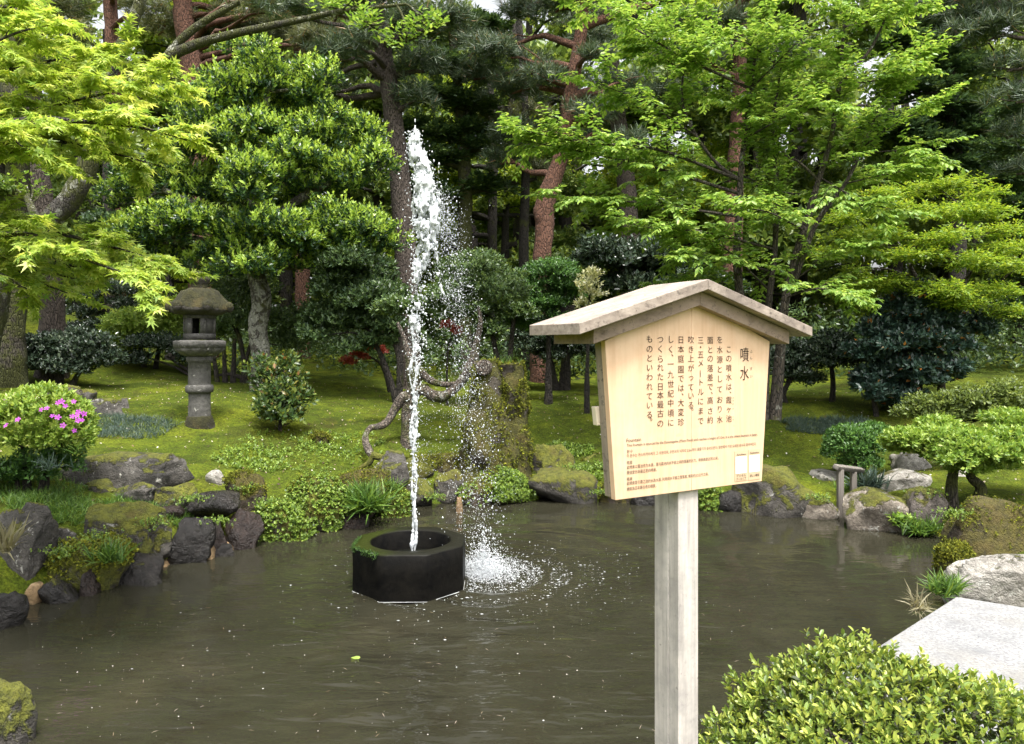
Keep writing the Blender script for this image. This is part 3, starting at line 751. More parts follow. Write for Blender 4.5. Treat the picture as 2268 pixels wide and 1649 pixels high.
V = np.concatenate(rings); n = 64
V += (.004 * fbm(V * 9, 4, 3))[:, None] * nz(V - np.array([BC[0], BC[1], .2]))
i = np.arange((len(rings) - 1) * n); r_ = i // n; c_ = i % n
mesh_np('stone_rim', V, np.stack([r_ * n + c_, r_ * n + (c_ + 1) % n, (r_ + 1) * n + (c_ + 1) % n, (r_ + 1) * n + c_], 1), M['basin'], basin, smooth=False)
Vw = np.vstack([circ(.325, .2), [[BC[0], BC[1], .2]]]); a = np.arange(n)
m, nt, b = new_mat('well_water'); b.inputs['Base Color'].default_value = (.01, .011, .008, 1); b.inputs['Roughness'].default_value = .05
mesh_np('well_water', Vw, np.stack([a, (a + 1) % n, np.full(n, n)], 1), m, basin)
ln = np.vstack([octa(RO + .004, .007, 160), octa(RO + .004, .007, 160)[:1]]); g = Geo(); g.tube(ln, .0012 + .0012 * np.maximum(0, vn(ln * 9, 3)), 5); g.build('foam_line', plain('foam_line', (.7, .72, .72), .3), basin)
P = []; D = []
for k in range(420):                                       # moss fringe over the rim's outer corner
    ang = math.radians(rng.uniform(168, 245)); s = (ang - math.radians(23.5)) % (math.pi / 4) - math.pi / 8
    r_ = RO * math.cos(math.pi / 8) / math.cos(s) - rng.uniform(-.006, .03); zz = BT + rng.uniform(-.045, .008) * (1 if rng.random() < .6 else .3)
    P.append((BC[0] + r_ * math.cos(ang), BC[1] + r_ * math.sin(ang), zz)); D.append((math.cos(ang), math.sin(ang), rng.uniform(-.8, .6)))
V, Fc, ti = leaf_geo(np.array(P), np.array(D), .012, 4, .014, 'lance', 1.1, tint=(.2, .2))
tag(mesh_np('moss_fringe', V, Fc, LM['grass'], basin, tint=ti), kind='stuff')

m, nt, b = new_mat('white_water'); b.inputs['Base Color'].default_value = (.86, .90, .93, 1); b.inputs['Roughness'].default_value = .12
b.inputs['Transmission Weight'].default_value = .33; b.inputs['IOR'].default_value = 1.25; b.inputs['Specular IOR Level'].default_value = .7
M['froth'] = m
jet = empty('fountain_jet', (JET[0], JET[1], .2)); tag(jet, 'tall white water jet shooting up out of the black basin', 'water jet')
def blobs(C, R, T=ICO1, rough=.45, stretch=None):
    V0, F0 = T; K = len(C); R = np.asarray(R).reshape(-1, 1, 1)
    d = V0[None] * (1 + rough * rng.normal(0, 1, (K, len(V0), 1)) * .5)
    A = rng.uniform(.5, 1.35, (K, 1, 3))
    if stretch is not None: A = A * stretch
    V = C[:, None] + d * A * R
    return V.reshape(-1, 3), (F0[None] + (np.arange(K) * len(V0))[:, None, None]).reshape(-1, 3)
# core strands: two ropes of water up to about 1.7 m, then a ragged plume
g = Geo()
zz = np.linspace(.2, 2.2, 240)
for k, (ph, off) in enumerate(((0, -.012), (2.1, .012))):
    px_ = JET[0] + off * (1 - .0 * zz) + (.004 + .006 * zz) * np.sin(zz * 14 + ph) + .010 * vn(np.stack([zz * 4, zz * 0 + k, zz * 0], 1), 3)
    py_ = JET[1] + (.006 + .006 * zz) * np.cos(zz * 12 + ph)
    rr = (.010 + .005 * vn(np.stack([zz * 18, zz * 0 + k * 7, zz * 0], 1), 8) + .004 * vn(np.stack([zz * 60, zz * 0 + k * 3, zz * 0], 1), 9)) * (1 - .5 * sst(1.2, 2.2, zz))
    g.tube(np.stack([px_, py_, zz], 1), np.maximum(rr, .002), 7, k, .4)
g.build('water_column', M['froth'], jet)
CXs = lambda z: -.80 + .02 * sst(1.0, 2.2, z) + .072 * sst(2.2, 2.9, z) - .085 * sst(3.15, 3.7, z)
HWs = lambda z: np.interp(z, [.25, .9, 1.6, 2.2, 2.7, 3.1, 3.4, 3.62, 3.74], [.016, .021, .036, .066, .10, .115, .09, .062, .028])
def surfnet(f, org, h):
    """naive surface nets: iso-surface f = 0 (inside f > 0)"""
    nx, ny, nz_ = f.shape; acc = np.zeros((nx - 1, ny - 1, nz_ - 1, 3), np.float32); cnt = np.zeros((nx - 1, ny - 1, nz_ - 1), np.float32)
    cn = [(i, j, k) for i in (0, 1) for j in (0, 1) for k in (0, 1)]
    sl_ = lambda c: f[c[0]:nx - 1 + c[0], c[1]:ny - 1 + c[1], c[2]:nz_ - 1 + c[2]]
    for a in cn:
        for ax in range(3):
            if a[ax]: continue
            b_ = list(a); b_[ax] = 1; fa, fb = sl_(a), sl_(b_); mk = (fa > 0) != (fb > 0)
            t = np.where(mk, fa / np.where(fa == fb, 1, fa - fb), 0)
            for q in range(3): acc[..., q] += mk * (a[q] + (t if q == ax else 0))
            cnt += mk
    act = cnt > 0; idx = -np.ones(act.shape, np.int64); idx[act] = np.arange(act.sum()); ijk = np.argwhere(act)
    V = (ijk + acc[act] / cnt[act][:, None]) * h + org; Q = []
    for ax in range(3):
        u, v_ = (ax + 1) % 3, (ax + 2) % 3
        s0 = [slice(1, -1)] * 3; s0[ax] = slice(0, -1); s1 = [slice(1, -1)] * 3; s1[ax] = slice(1, None)
        A = f[tuple(s0)] > 0; B = f[tuple(s1)] > 0; e = np.argwhere(A != B); o_ = np.ones(3, int); o_[ax] = 0; e = e + o_
        if not len(e): continue
        du = np.zeros(3, int); du[u] = 1; dv = np.zeros(3, int); dv[v_] = 1
        q = np.stack([idx[tuple((e - w_).T)] for w_ in (0 * du, du, du + dv, dv)], 1); fl = f[tuple(e.T)] > 0
        q[~fl] = q[~fl][:, ::-1]; Q.append(q[(q >= 0).all(1)])
    return V, np.concatenate(Q)
hh = .0075; ax_ = np.arange(-1.04, -.44, hh); ay_ = np.arange(JET[1] - .17, JET[1] + .17, hh); az_ = np.arange(.75, 3.80, hh)
GXp, GYp, GZp = np.meshgrid(ax_, ay_, az_, indexing='ij'); zf = GZp
env = 1 - ((GXp - CXs(zf)) / HWs(zf)) ** 2 - ((GYp - JET[1]) / (HWs(zf) * .8)) ** 2
xs = -.655 + .10 * sst(3.1, 2.1, zf) ** 1.0 + .012 * np.sin(zf * 9); rs = np.interp(zf, [1.9, 2.2, 2.6, 3.0, 3.15], [.003, .012, .026, .04, .03])
env2 = 1 - ((GXp - xs) / rs) ** 2 - ((GYp - JET[1] - .03) / rs) ** 2
env = np.maximum(env, np.where((zf < 3.16) & (zf > 1.9), env2 * .9 + .15, -9))
Pn = np.stack([GXp * 22, GYp * 22, zf * 12], -1); n1_ = vn(Pn, 41); n2_ = vn(Pn * 2.3 + 5, 43); n3_ = vn(Pn * np.array([4.6, 4.6, 4.0]) + 9, 45)
amp = .95 - .25 * sst(3.0, 3.5, zf)
fld = .42 * env - .10 + amp * (.55 * n1_ + .42 * n2_ + .30 * n3_) - .30 * (1 - sst(2.5, 3.1, zf)) - .19
fld = np.where(env < -.35, -1, fld); fld = np.minimum(fld, .9 * (env + .35))
V, Q = surfnet(fld.astype(np.float32), np.array([ax_[0], ay_[0], az_[0]]), hh)
tag(mesh_np('plume', V, Q, M['froth'], jet, smooth=True), kind='stuff')
C = []; R = []
for k in range(1500):
    z = .5 + 3.2 * rng.random() ** .7; hw = HWs(z); C.append((CXs(z) + rng.normal(0, .75) * hw, JET[1] + rng.normal(0, .5) * hw, z)); R.append(rng.uniform(.003, .008))
V, Fc = blobs(np.array(C), np.array(R), ICO1, .5, np.array([1.0, 1.0, 1.3]))
tag(mesh_np('plume_drops', V, Fc, M['froth'], jet, smooth=True), kind='stuff')
# falling curtain on the lee side and fine spray
OCT = (np.array([(1, 0, 0), (-1, 0, 0), (0, 1, 0), (0, -1, 0), (0, 0, 1), (0, 0, -1)], float), np.array([(0, 2, 4), (2, 1, 4), (1, 3, 4), (3, 0, 4), (2, 0, 5), (1, 2, 5), (3, 1, 5), (0, 3, 5)]))
def fallx(t): return np.array([-.66 + .42 * t ** .85, 6.02 + .26 * t, 3.15 * (1 - t ** 1.6) + .02])
C = []; R = []
for k in range(13000):
    t = rng.random() ** .8; c = fallx(t); sp_ = .03 + .11 * t ** .7
    c = c + np.array([rng.normal(0, sp_), rng.normal(0, sp_), rng.normal(0, .12)])
    if c[2] < .01 or vn(np.array([c * np.array([7, 7, 5])]), 57)[0] + .5 * rng.normal() < .05: continue
    C.append(c); R.append(.0017 + .0036 * rng.random() ** 5)
for k in range(420):
    t = rng.random() ** .9; c = fallx(t); sp_ = .03 + .09 * t ** .7
    c = c + np.array([rng.normal(0, sp_), rng.normal(0, sp_), rng.normal(0, .1)])
    if c[2] > .02: C.append(c); R.append(rng.uniform(.004, .0085))
for k in range(1500):
    z = rng.uniform(.8, 3.2); C.append((CXs(z) + abs(rng.normal(.0, .13 + .05 * z / 3)) - .03, JET[1] + rng.normal(0, .1), z)); R.append(.0018 + .003 * rng.random() ** 4)
V, Fc = blobs(np.array(C), np.array(R), OCT, .3, np.array([1, 1, 1.3]))
tag(mesh_np('spray', V, Fc, M['froth'], jet, smooth=True), kind='stuff')
# splash where it lands
C = []; R = []
for k in range(8500):
    a_ = rng.uniform(0, 6.283); rr = abs(rng.normal(0, .20)); x = SPL[0] - .05 + math.cos(a_) * rr * 1.15; y = SPL[1] + math.sin(a_) * rr * 1.0
    if np.hypot(x - BC[0], y - BC[1]) < .47: continue
    z = abs(rng.normal(0, .085)) * math.exp(-(rr / .30) ** 2) * (1 if rng.random() < .8 else 2.2)
    C.append((x, y, z)); R.append(rng.uniform(.0016, .0046) * (1 + .8 * math.exp(-(rr / .13) ** 2)))
V, Fc = blobs(np.array(C), np.array(R), OCT, .4); tag(mesh_np('splash', V, Fc, M['froth'], jet, smooth=True), kind='stuff')
C = []; R = []
for k in range(2600):                                      # foam flecks floating around
    a_ = rng.uniform(0, 6.283); rr = .15 + rng.gamma(1.6, .28); x = SPL[0] + math.cos(a_) * rr * 1.2; y = SPL[1] + math.sin(a_) * rr * .9
    if np.hypot(x - BC[0], y - BC[1]) < .46: continue
    C.append((x, y, .004)); R.append(.0024 + .006 * rng.random() ** 4)
V, Fc = blobs(np.array(C), np.array(R), OCT, .2, np.array([1.6, 1, .4])); tag(mesh_np('foam_flecks', V, Fc, M['froth'], jet, smooth=True), kind='stuff')

# floating specks, twigs and a leaf on the pond
g = Geo()
for k in range(170):
    px_, py_ = rng.uniform(60, 1440), rng.uniform(1370, 1640); Y = EYE * F / (py_ - HY); c = at(px_, py_, Y)
    if pond_sd(c[:1], c[1:2])[0] > -.1: continue
    r_ = .0013 + .004 * rng.random() ** 6; a_ = np.arange(7) / 7 * 2 * math.pi
    g.add(np.vstack([np.stack([c[0] + r_ * np.cos(a_), c[1] + r_ * np.sin(a_), np.full(7, .0065)], 1), [[c[0], c[1], .0085 + r_ * .3]]]), np.array([(i, (i + 1) % 7, 7) for i in range(7)]), rng.uniform(.6, 1))
for k in range(90):
    px_, py_ = rng.uniform(100, 2000), rng.uniform(1330, 1640); Y = EYE * F / (py_ - HY); c = at(px_, py_, Y); a_ = rng.uniform(0, 3.14); l_ = rng.uniform(.008, .03)
    if pond_sd(c[:1], c[1:2])[0] > -.15: continue
    dx, dy = math.cos(a_) * l_, math.sin(a_) * l_; wv = .0014
    g.add(np.array([(c[0] - dx, c[1] - dy, .0075), (c[0] + dy / l_ * wv, c[1] - dx / l_ * wv, .009), (c[0] + dx, c[1] + dy, .0075), (c[0] - dy / l_ * wv, c[1] + dx / l_ * wv, .009)]), np.array([(0, 1, 2, 3)]), rng.uniform(0, .4))
tag(g.build('floating_specks', LM['petal'], smooth=False), 'pale petals, bubbles and bits of straw drifting on the brown pond', 'floating debris', kind='stuff')
c = at(785, 1460, EYE * F / (1460 - HY)); a_ = np.arange(9) / 9 * 2 * math.pi
V = np.vstack([np.stack([c[0] + .03 * np.cos(a_) * (1 + .25 * np.cos(a_)), c[1] + .02 * np.sin(a_), .009 + .004 * np.sin(a_ * 2)], 1), [[c[0], c[1], .008]]])
tag(mesh_np('floating_leaf', V, np.array([(i, (i + 1) % 9, 9) for i in range(9)]), LM['zelkova'], tint=np.full(10, .8), loc=(c[0], c[1], .008)), 'small bright green leaf floating on the pond in front of the basin', 'leaf')

# ------------------------------------------------------------------ stone lantern
LB = gp(442, 940); LY = LB[1]; kz = .2315 * LY / F
lan = empty('stone_lantern', LB); tag(lan, 'old stone lantern with mossy curled roof standing on the moss lawn', 'stone lantern')
def lz(cpx): return LB[2] + (1580 - cpx) * kz
def lathe(name, prof, mat, parent, n=40, ngon=None, rot=0, rough=.004, scallop=None, smooth=True, cx=0, cy=0):
    """profile [(full width in crop px, crop y)]"""
    a = np.arange(n) / n * 2 * math.pi + rot; R = []
    for wd, cyp in prof:
        r0 = wd / 2 * kz
        if ngon:
            sg = 2 * math.pi / ngon; s = (a - rot) % sg - sg / 2; r = r0 * math.cos(sg / 2) / np.cos(s)
        else: r = np.full(n, r0)
        if scallop: r = r * (1 + scallop[0] * np.abs(np.sin(a * scallop[1] / 2)) * (1 if scallop[2] < cyp < scallop[3] else 0))
        R.append(np.stack([LB[0] + cx + r * np.cos(a), LB[1] + cy + r * np.sin(a), np.full(n, lz(cyp))], 1))
    V = np.concatenate(R); V = V + nz(V - np.array([LB[0], LB[1], 0])) * np.array([1, 1, 0]) * (rough * fbm(V * 16, 7, 3))[:, None]
    m_ = len(prof); i = np.arange((m_ - 1) * n); r_ = i // n; c_ = i % n
    Q = np.stack([r_ * n + c_, r_ * n + (c_ + 1) % n, (r_ + 1) * n + (c_ + 1) % n, (r_ + 1) * n + c_], 1)
    o = mesh_np(name, V, Q, mat, parent, smooth=smooth)
    return o
lathe('base', [(290, 1640), (270, 1575), (245, 1540), (228, 1505), (200, 1498)], M['lanternmoss'], lan, rough=.02)
lathe('shaft', [(206, 1510), (202, 1440), (196, 1360), (198, 1290), (200, 1262), (205, 1215), (202, 1100), (205, 990), (226, 984), (238, 965), (240, 945), (225, 935)], M['lantern'], lan, rough=.008)
lathe('ring', [(198, 1284), (236, 1278), (252, 1262), (256, 1240), (250, 1218), (232, 1206), (198, 1203)], M['lantern'], lan, rough=.006)
hx = math.radians(8)
lathe('platform', [(215, 940), (250, 932), (330, 915), (400, 890), (450, 862), (458, 850), (485, 846), (488, 800), (480, 786), (440, 780), (310, 777), (10, 776)], M['lantern'], lan, n=96, ngon=6, rot=hx, rough=.006, scallop=(.055, 12, 856, 925), smooth=False)
# fire box: six walls, open window in front and back, dark inside
fb = empty('fire_box', (0, 0, 0)); fb.parent = lan; fb.location = (0, 0, 0)
RB = 300 / 2 * kz
def hexp(a, r, cpx): return np.array([LB[0] + r * math.cos(a), LB[1] + r * math.sin(a), lz(cpx)])
fbg = []
for k in range(6):
    a0 = hx + math.radians(k * 60); a1 = a0 + math.radians(60); am = math.degrees((a0 + a1) / 2) % 360
    A, B = hexp(a0, RB, 770)[:2], hexp(a1, RB, 770)[:2]; ai, bi = hexp(a0, RB * .8, 770)[:2], hexp(a1, RB * .8, 770)[:2]
    def wall(name, s0, s1, c0_, c1_, inset=0.0):
        pts = []
        for cc in (c0_, c1_):
            for s_, o_ in ((s0, 0), (s1, 0), (s1, 1), (s0, 1)):
                q = (A * (1 - s_) + B * s_) if o_ == 0 else (ai * (1 - s_) + bi * s_)
                if o_ == 0 and inset: q = q + (np.array(LB[:2]) - q) * inset
                pts.append((q[0], q[1], lz(cc)))
        return np.array(pts), np.array([(0, 1, 2, 3), (7, 6, 5, 4), (0, 4, 5, 1), (1, 5, 6, 2), (2, 6, 7, 3), (3, 7, 4, 0)])
    g = Geo(); g.add(*wall('', 0, 1, 772, 716)); g.add(*wall('', 0, 1, 572, 536))
    win = (abs(am - 278) < 32) or (abs(am - 98) < 32)
    g.add(*wall('', 0, .16, 715.4, 572.6)); g.add(*wall('', .84, 1, 715.4, 572.6))
    if win:
        g.add(*wall('', .161, .24, 715.4, 572.6)); g.add(*wall('', .76, .839, 715.4, 572.6))
    else: g.add(*wall('', .1605, .8395, 715.4, 572.6, .06))
    g.build('wall', M['lantern'], fb, smooth=False)
# curved mossy roof
a_n = 96; rot = hx; a = np.arange(a_n) / a_n * 2 * math.pi + rot; sg = math.pi / 3
R = []
prof = [(300, 540, 0), (470, 530, .4), (545, 512, .8), (570, 490, 1), (550, 460, 1), (500, 425, .8), (455, 385, .6), (410, 345, .5), (350, 315, .4), (260, 296, .3), (150, 288, 0)]
for wd, cyp, cor in prof:
    s = (a - rot + sg / 2) % sg - sg / 2
    r = wd / 2 * kz * (.88 + .16 * cor * np.exp(-(s / .16) ** 2)) ; z = lz(cyp) + cor * .03 * np.exp(-(s / .2) ** 2)
    R.append(np.stack([LB[0] + r * np.cos(a), LB[1] + r * np.sin(a), np.broadcast_to(z, r.shape)], 1))
V = np.concatenate(R); V += (nz(V - np.array([LB[0], LB[1], lz(450)])) * (.022 * fbm(V * 9, 17, 3))[:, None])
i = np.arange((len(prof) - 1) * a_n); r_ = i // a_n; c_ = i % a_n
roof = mesh_np('roof', V, np.stack([r_ * a_n + c_, r_ * a_n + (c_ + 1) % a_n, (r_ + 1) * a_n + (c_ + 1) % a_n, (r_ + 1) * a_n + c_], 1), M['lanternmoss'], lan, smooth=True)
for k in range(6):
    ak = hx + k * sg; V0, F0 = ICO2; c = hexp(ak, 268 * kz, 462)
    rd = np.array([math.cos(ak), math.sin(ak), 0]); td = np.array([-rd[1], rd[0], 0])
    L0 = V0 * (1 + .12 * fbm(V0 * 2 + k, k, 2))[:, None]
    V = c + L0[:, 0:1] * rd * 44 * kz + L0[:, 1:2] * td * 50 * kz + L0[:, 2:3] * np.array([0, 0, 56 * kz])
    mesh_np('roof_curl', V, F0, M['lanternmoss'], roof, smooth=True)
lathe('finial', [(150, 292), (160, 270), (150, 245), (158, 228), (190, 210), (194, 194), (168, 176), (128, 152), (70, 128), (4, 116)], M['lanternmoss'], lan, rough=.012)

# ------------------------------------------------------------------ rocks along the banks
R_ = rock
R_(-25, 1110, 118, 1300, 'grey', 'tall grey boulder with pitted face standing at the picture edge beside the pond', seed=11, planes=6, d=5.75, deep=.7, big=True)
R_(-45, 1310, 62, 1398, 'wet', 'black wet rock below the tall grey boulder, half in the water', seed=12)
R_(85, 1280, 190, 1338, 'wet', 'flat dark wet stone lapped by water beside the yellow clay', seed=13, planes=9)
R_(180, 1262, 218, 1322, 'redwet', 'narrow brown stone wedged between flat wet stone and fern', seed=14)
R_(108, 1165, 196, 1232, 'grey', 'small grey rock with pale top between tall boulder and mossy boulder', seed=15, d=6.0)
R_(185, 1112, 372, 1262, 'greymoss', 'large rounded boulder with yellow moss patches above the fern', seed=16, d=6.25, deep=.6, big=True)
R_(118, 1190, 300, 1290, 'moss', 'low moss-covered hump sloping down beside the fern', seed=17, d=5.85, planes=3)
R_(238, 1222, 368, 1300, 'wet', 'glossy dark brown rock at the waterline under the fern', seed=18, planes=4)
R_(368, 1148, 472, 1252, 'wet', 'square-shouldered black wet rock rising from the water', seed=19, planes=9)
R_(345, 1118, 410, 1160, 'redwet', 'small brown flat rock behind the square black rock', seed=20, d=7.0)
R_(398, 1088, 537, 1148, 'wet', 'long flat-topped dark rock edged with moss', seed=21, d=7.1, planes=9, boxy=.6)
R_(445, 1153, 507, 1208, 'redwet', 'small round wet rock between black rock and red rock', seed=22, d=6.9)
R_(470, 1203, 523, 1234, 'wet', 'little black stone at the waterline next to pale clay', seed=23)
R_(496, 1128, 584, 1218, 'redwet', 'reddish wet rock sloping into the water', seed=24, planes=6)
R_(135, 1000, 422, 1092, 'grey', 'long broad grey rock with moss streaks lying behind the bank', seed=25, d=7.35, deep=.45, planes=8, boxy=.6, big=True)
R_(180, 1062, 262, 1115, 'greymoss', 'mossy grey stone tucked under the left end of the long grey rock', seed=26, d=7.15)
R_(255, 1068, 357, 1116, 'grey', 'layered grey stone with white patch under the long grey rock', seed=27, d=7.15, planes=9)
R_(352, 1068, 438, 1112, 'greymoss', 'wedge of grey stone with moss cap at the end of the long rock', seed=28, d=7.2)
R_(498, 1045, 592, 1145, 'brownmoss', 'rounded rock wrapped in orange-brown moss', seed=29, d=7.6, planes=4)
R_(455, 1042, 500, 1068, 'pale', 'small whitish stone lying in the grass', seed=30, d=8.0)
R_(572, 1108, 692, 1196, 'moss', 'boulder carpeted with tiny light green leaves above the water', seed=31, d=7.35, planes=3)
R_(640, 1058, 765, 1172, 'moss', 'taller boulder carpeted with tiny leaves beside a grass tuft', seed=32, d=7.7, planes=3)
R_(735, 1040, 860, 1120, 'brownmoss', 'brown mossy rock under the crooked root', seed=33, d=8.2, planes=5)
R_(752, 1135, 818, 1172, 'redwet', 'low dark stone at the waterline beneath the grass tuft', seed=34)
R_(838, 1078, 906, 1145, 'moss', 'leafy green hump at the water just beyond the basin', seed=35, d=8.35, planes=3)
R_(822, 998, 908, 1078, 'grey', 'round grey rock beside the crooked mossy root', seed=36, d=8.8, planes=5)
R_(888, 1008, 962, 1062, 'moss', 'smooth yellow-green mossy stone behind the water jet', seed=37, d=9.25, planes=2)
R_(928, 1003, 1028, 1060, 'brownmoss', 'mossy stone with bare pale top next to the stump', seed=38, d=9.45)
R_(953, 1040, 1028, 1105, 'greymoss', 'upright mossy stone in front of the stump', seed=39, d=9.05)
R_(882, 1058, 962, 1118, 'greymoss', 'dark rough stone right behind the water jet', seed=40, d=8.85)
R_(1005, 1068, 1105, 1124, 'brownmoss', 'low brownish mossy stone at the foot of the stump', seed=41, d=8.95)
R_(1168, 983, 1277, 1078, 'greymoss', 'big rough grey rock leaning beside the stump', seed=42, d=9.6, planes=6, big=True)
R_(1166, 1038, 1324, 1120, 'greymoss', 'broad flat rock with mossy top at the water between stump and sign', seed=43, d=9.1, planes=5, boxy=.62, big=True)
R_(1273, 1005, 1345, 1048, 'moss', 'small mossy stone partly hidden by the sign board', seed=44, d=10.0)
R_(1128, 1090, 1172, 1114, 'wet', 'small dark stone at the waterline between stump and flat rock', seed=45, d=9.2)
R_(1325, 1062, 1395, 1122, 'brownmoss', 'dark mossy rock at the water below the sign board corner', seed=46, d=9.1)
R_(1395, 1070, 1470, 1126, 'wet', 'black rock at the water directly under the sign board', seed=47, d=8.95)
R_(1540, 1078, 1600, 1142, 'moss', 'leafy mossy rock just past the sign post', seed=48, d=8.7, planes=4)
R_(1585, 1085, 1642, 1140, 'wet', 'dark blue-grey stone at the water beyond the sign post', seed=49, d=8.6)
R_(1628, 1030, 1812, 1158, 'greymoss', 'large craggy rock with brown moss and white lichen beyond the sign', seed=50, d=8.35, planes=9, big=True)
R_(1735, 1095, 1850, 1156, 'tan', 'low pale tan rock at the waterline beside the wooden stand', seed=51, d=8.25, planes=5)
R_(1792, 1042, 1918, 1090, 'pale', 'flat pale rock behind the wooden stand', seed=52, d=9.3)
R_(1838, 1014, 1912, 1052, 'greymoss', 'pointed stone with white lichen under the round clipped bush', seed=53, d=9.8)
R_(1866, 1082, 2030, 1194, 'tan', 'big tan boulder with thick moss cap at the water', seed=54, d=7.65, planes=5, big=True, boxy=.65)
R_(1998, 1078, 2098, 1200, 'purple', 'purplish mossy rock beside the big tan boulder', seed=55, d=7.55, planes=6)
R_(1920, 1040, 2055, 1098, 'pale', 'whitish oval rock with moss stripe behind the tan boulder', seed=56, d=8.7, planes=4)
R_(1972, 1000, 2062, 1062, 'pale', 'cracked pale angular rock under the spreading azalea', seed=57, d=9.8, planes=10)
R_(2050, 1012, 2120, 1064, 'grey', 'grey angular rock in the shade of the spreading azalea', seed=58, d=9.9, planes=10)
R_(2092, 1040, 2150, 1076, 'pale', 'pale stone behind the mossy azalea trunks', seed=59, d=9.0)
R_(2172, 1036, 2222, 1064, 'pale', 'small rounded pale stone on the moss right of the azalea trunks', seed=60, d=9.4, planes=2)
R_(2088, 1105, 2330, 1265, 'brownmoss', 'large flat-faced mossy block sloping down to the water by the granite slab', seed=61, d=6.55, planes=7, boxy=.55, big=True, deep=.6)
R_(2078, 1200, 2150, 1302, 'moss', 'hump of fine moss at the corner of the mossy block', seed=62, d=6.15, planes=2)
R_(2095, 1225, 2330, 1345, 'pale', 'big pale weathered boulder beside the granite slab', seed=63, d=5.25, planes=6, big=True, deep=.5, boxy=.66)
R_(-60, 1505, 80, 1720, 'greymoss', 'mossy boulder cut off by the lower corner of the picture', seed=64, d=3.55, planes=4, big=True)
R_(72, 852, 185, 890, 'purple', 'long brown stone lying on the lawn behind the flowering azalea', seed=65, planes=5, deep=.3)
R_(140, 862, 215, 888, 'grey', 'narrow ridge of grey stones leading down the lawn', seed=66, planes=9, deep=.3)
R_(195, 882, 285, 922, 'grey', 'slanting grey slab lying between flowering azalea and lantern', seed=67, planes=8, deep=.35)
R_(258, 880, 290, 906, 'grey', 'small lump of stone on the end of the slanting slab', seed=68)
R_(688, 958, 732, 985, 'brownmoss', 'small half-buried brown stone on the lawn by the crooked root', seed=69, planes=2, deep=.6)
for k, (x0, y0, x1, y1, lb) in enumerate([(62, 1290, 96, 1345, 'yellow clay patch beside the black wet rock at the edge'), (360, 1238, 382, 1262, 'small clay patch between glossy brown rock and square black rock'),
                                        (460, 1205, 476, 1244, 'thin clay seam right of the square black rock'), (496, 1195, 535, 1222, 'clay wedge at the foot of the reddish wet rock'),
                                        (1008, 1100, 1026, 1140, 'clay streak running into the water under the stump')]):
    o = R_(x0, y0, x1, y1, 'clay', lb, seed=80 + k, planes=3, rough=.16, name='clay_patch', d=gp((x0 + x1) / 2, y1)[1] + .05); o['category'] = 'clay'

# granite slab
def slab():
    z1 = .40; P_ = [(2.74, 4.55), (1.92, 3.83), (1.5, 3.46), (1.88, 2.78), (3.1, 2.1), (4.9, 3.0), (3.6, 4.0)]
    c0 = np.mean(np.array(P_), 0); n = len(P_)
    m, nt, b = new_mat('granite'); v = coords(nt, (1, 1, 1), False)
    c = ramp(nt, ntex(nt, v, 55, 4, .8), [(.36, (.10, .10, .103)), (.5, (.25, .25, .248)), (.62, (.37, .365, .36))]).outputs[0]
    c = mix(nt, ramp(nt, ntex(nt, v, 5, 5, .65), [(.38, 0), (.66, .75)]).outputs[0], c, (.135, .138, .145))
    c = mix(nt, ramp(nt, ntex(nt, v, 1.6, 6, .7, .8), [(.5, 0), (.66, .5)]).outputs[0], c, (.20, .185, .155))
    c = mix(nt, ramp(nt, ntex(nt, v, 38, 2, .6), [(.68, 0), (.73, .8)]).outputs[0], c, (.05, .05, .05))
    nt.links.new(c, b.inputs['Base Color']); b.inputs['Roughness'].default_value = .7
    bump(nt, b, ntex(nt, v, 90, 4, .7), .4, .006)
    me = bpy.data.meshes.new('granite_slab'); V = [(x - c0[0], y - c0[1], 0) for x, y in P_] + [(x - c0[0], y - c0[1], -.42) for x, y in P_]
    fs = [list(range(n)), list(range(n, 2 * n))[::-1]] + [[i, i + n, (i + 1) % n + n, (i + 1) % n] for i in range(n)]
    me.from_pydata(V, [], [f[::-1] for f in fs]); me.update()
    import bmesh
    bm = bmesh.new(); bm.from_mesh(me); bmesh.ops.recalc_face_normals(bm, faces=bm.faces); bm.to_mesh(me); bm.free()
    me.materials.append(m); o = bpy.data.objects.new('granite_slab', me); o.location = (c0[0], c0[1], z1); link(o)
    md = o.modifiers.new('bevel', 'BEVEL'); md.width = .02; md.segments = 3
    tag(o, 'light grey speckled granite slab at the pond edge behind the foreground bush', 'stone slab')
slab()

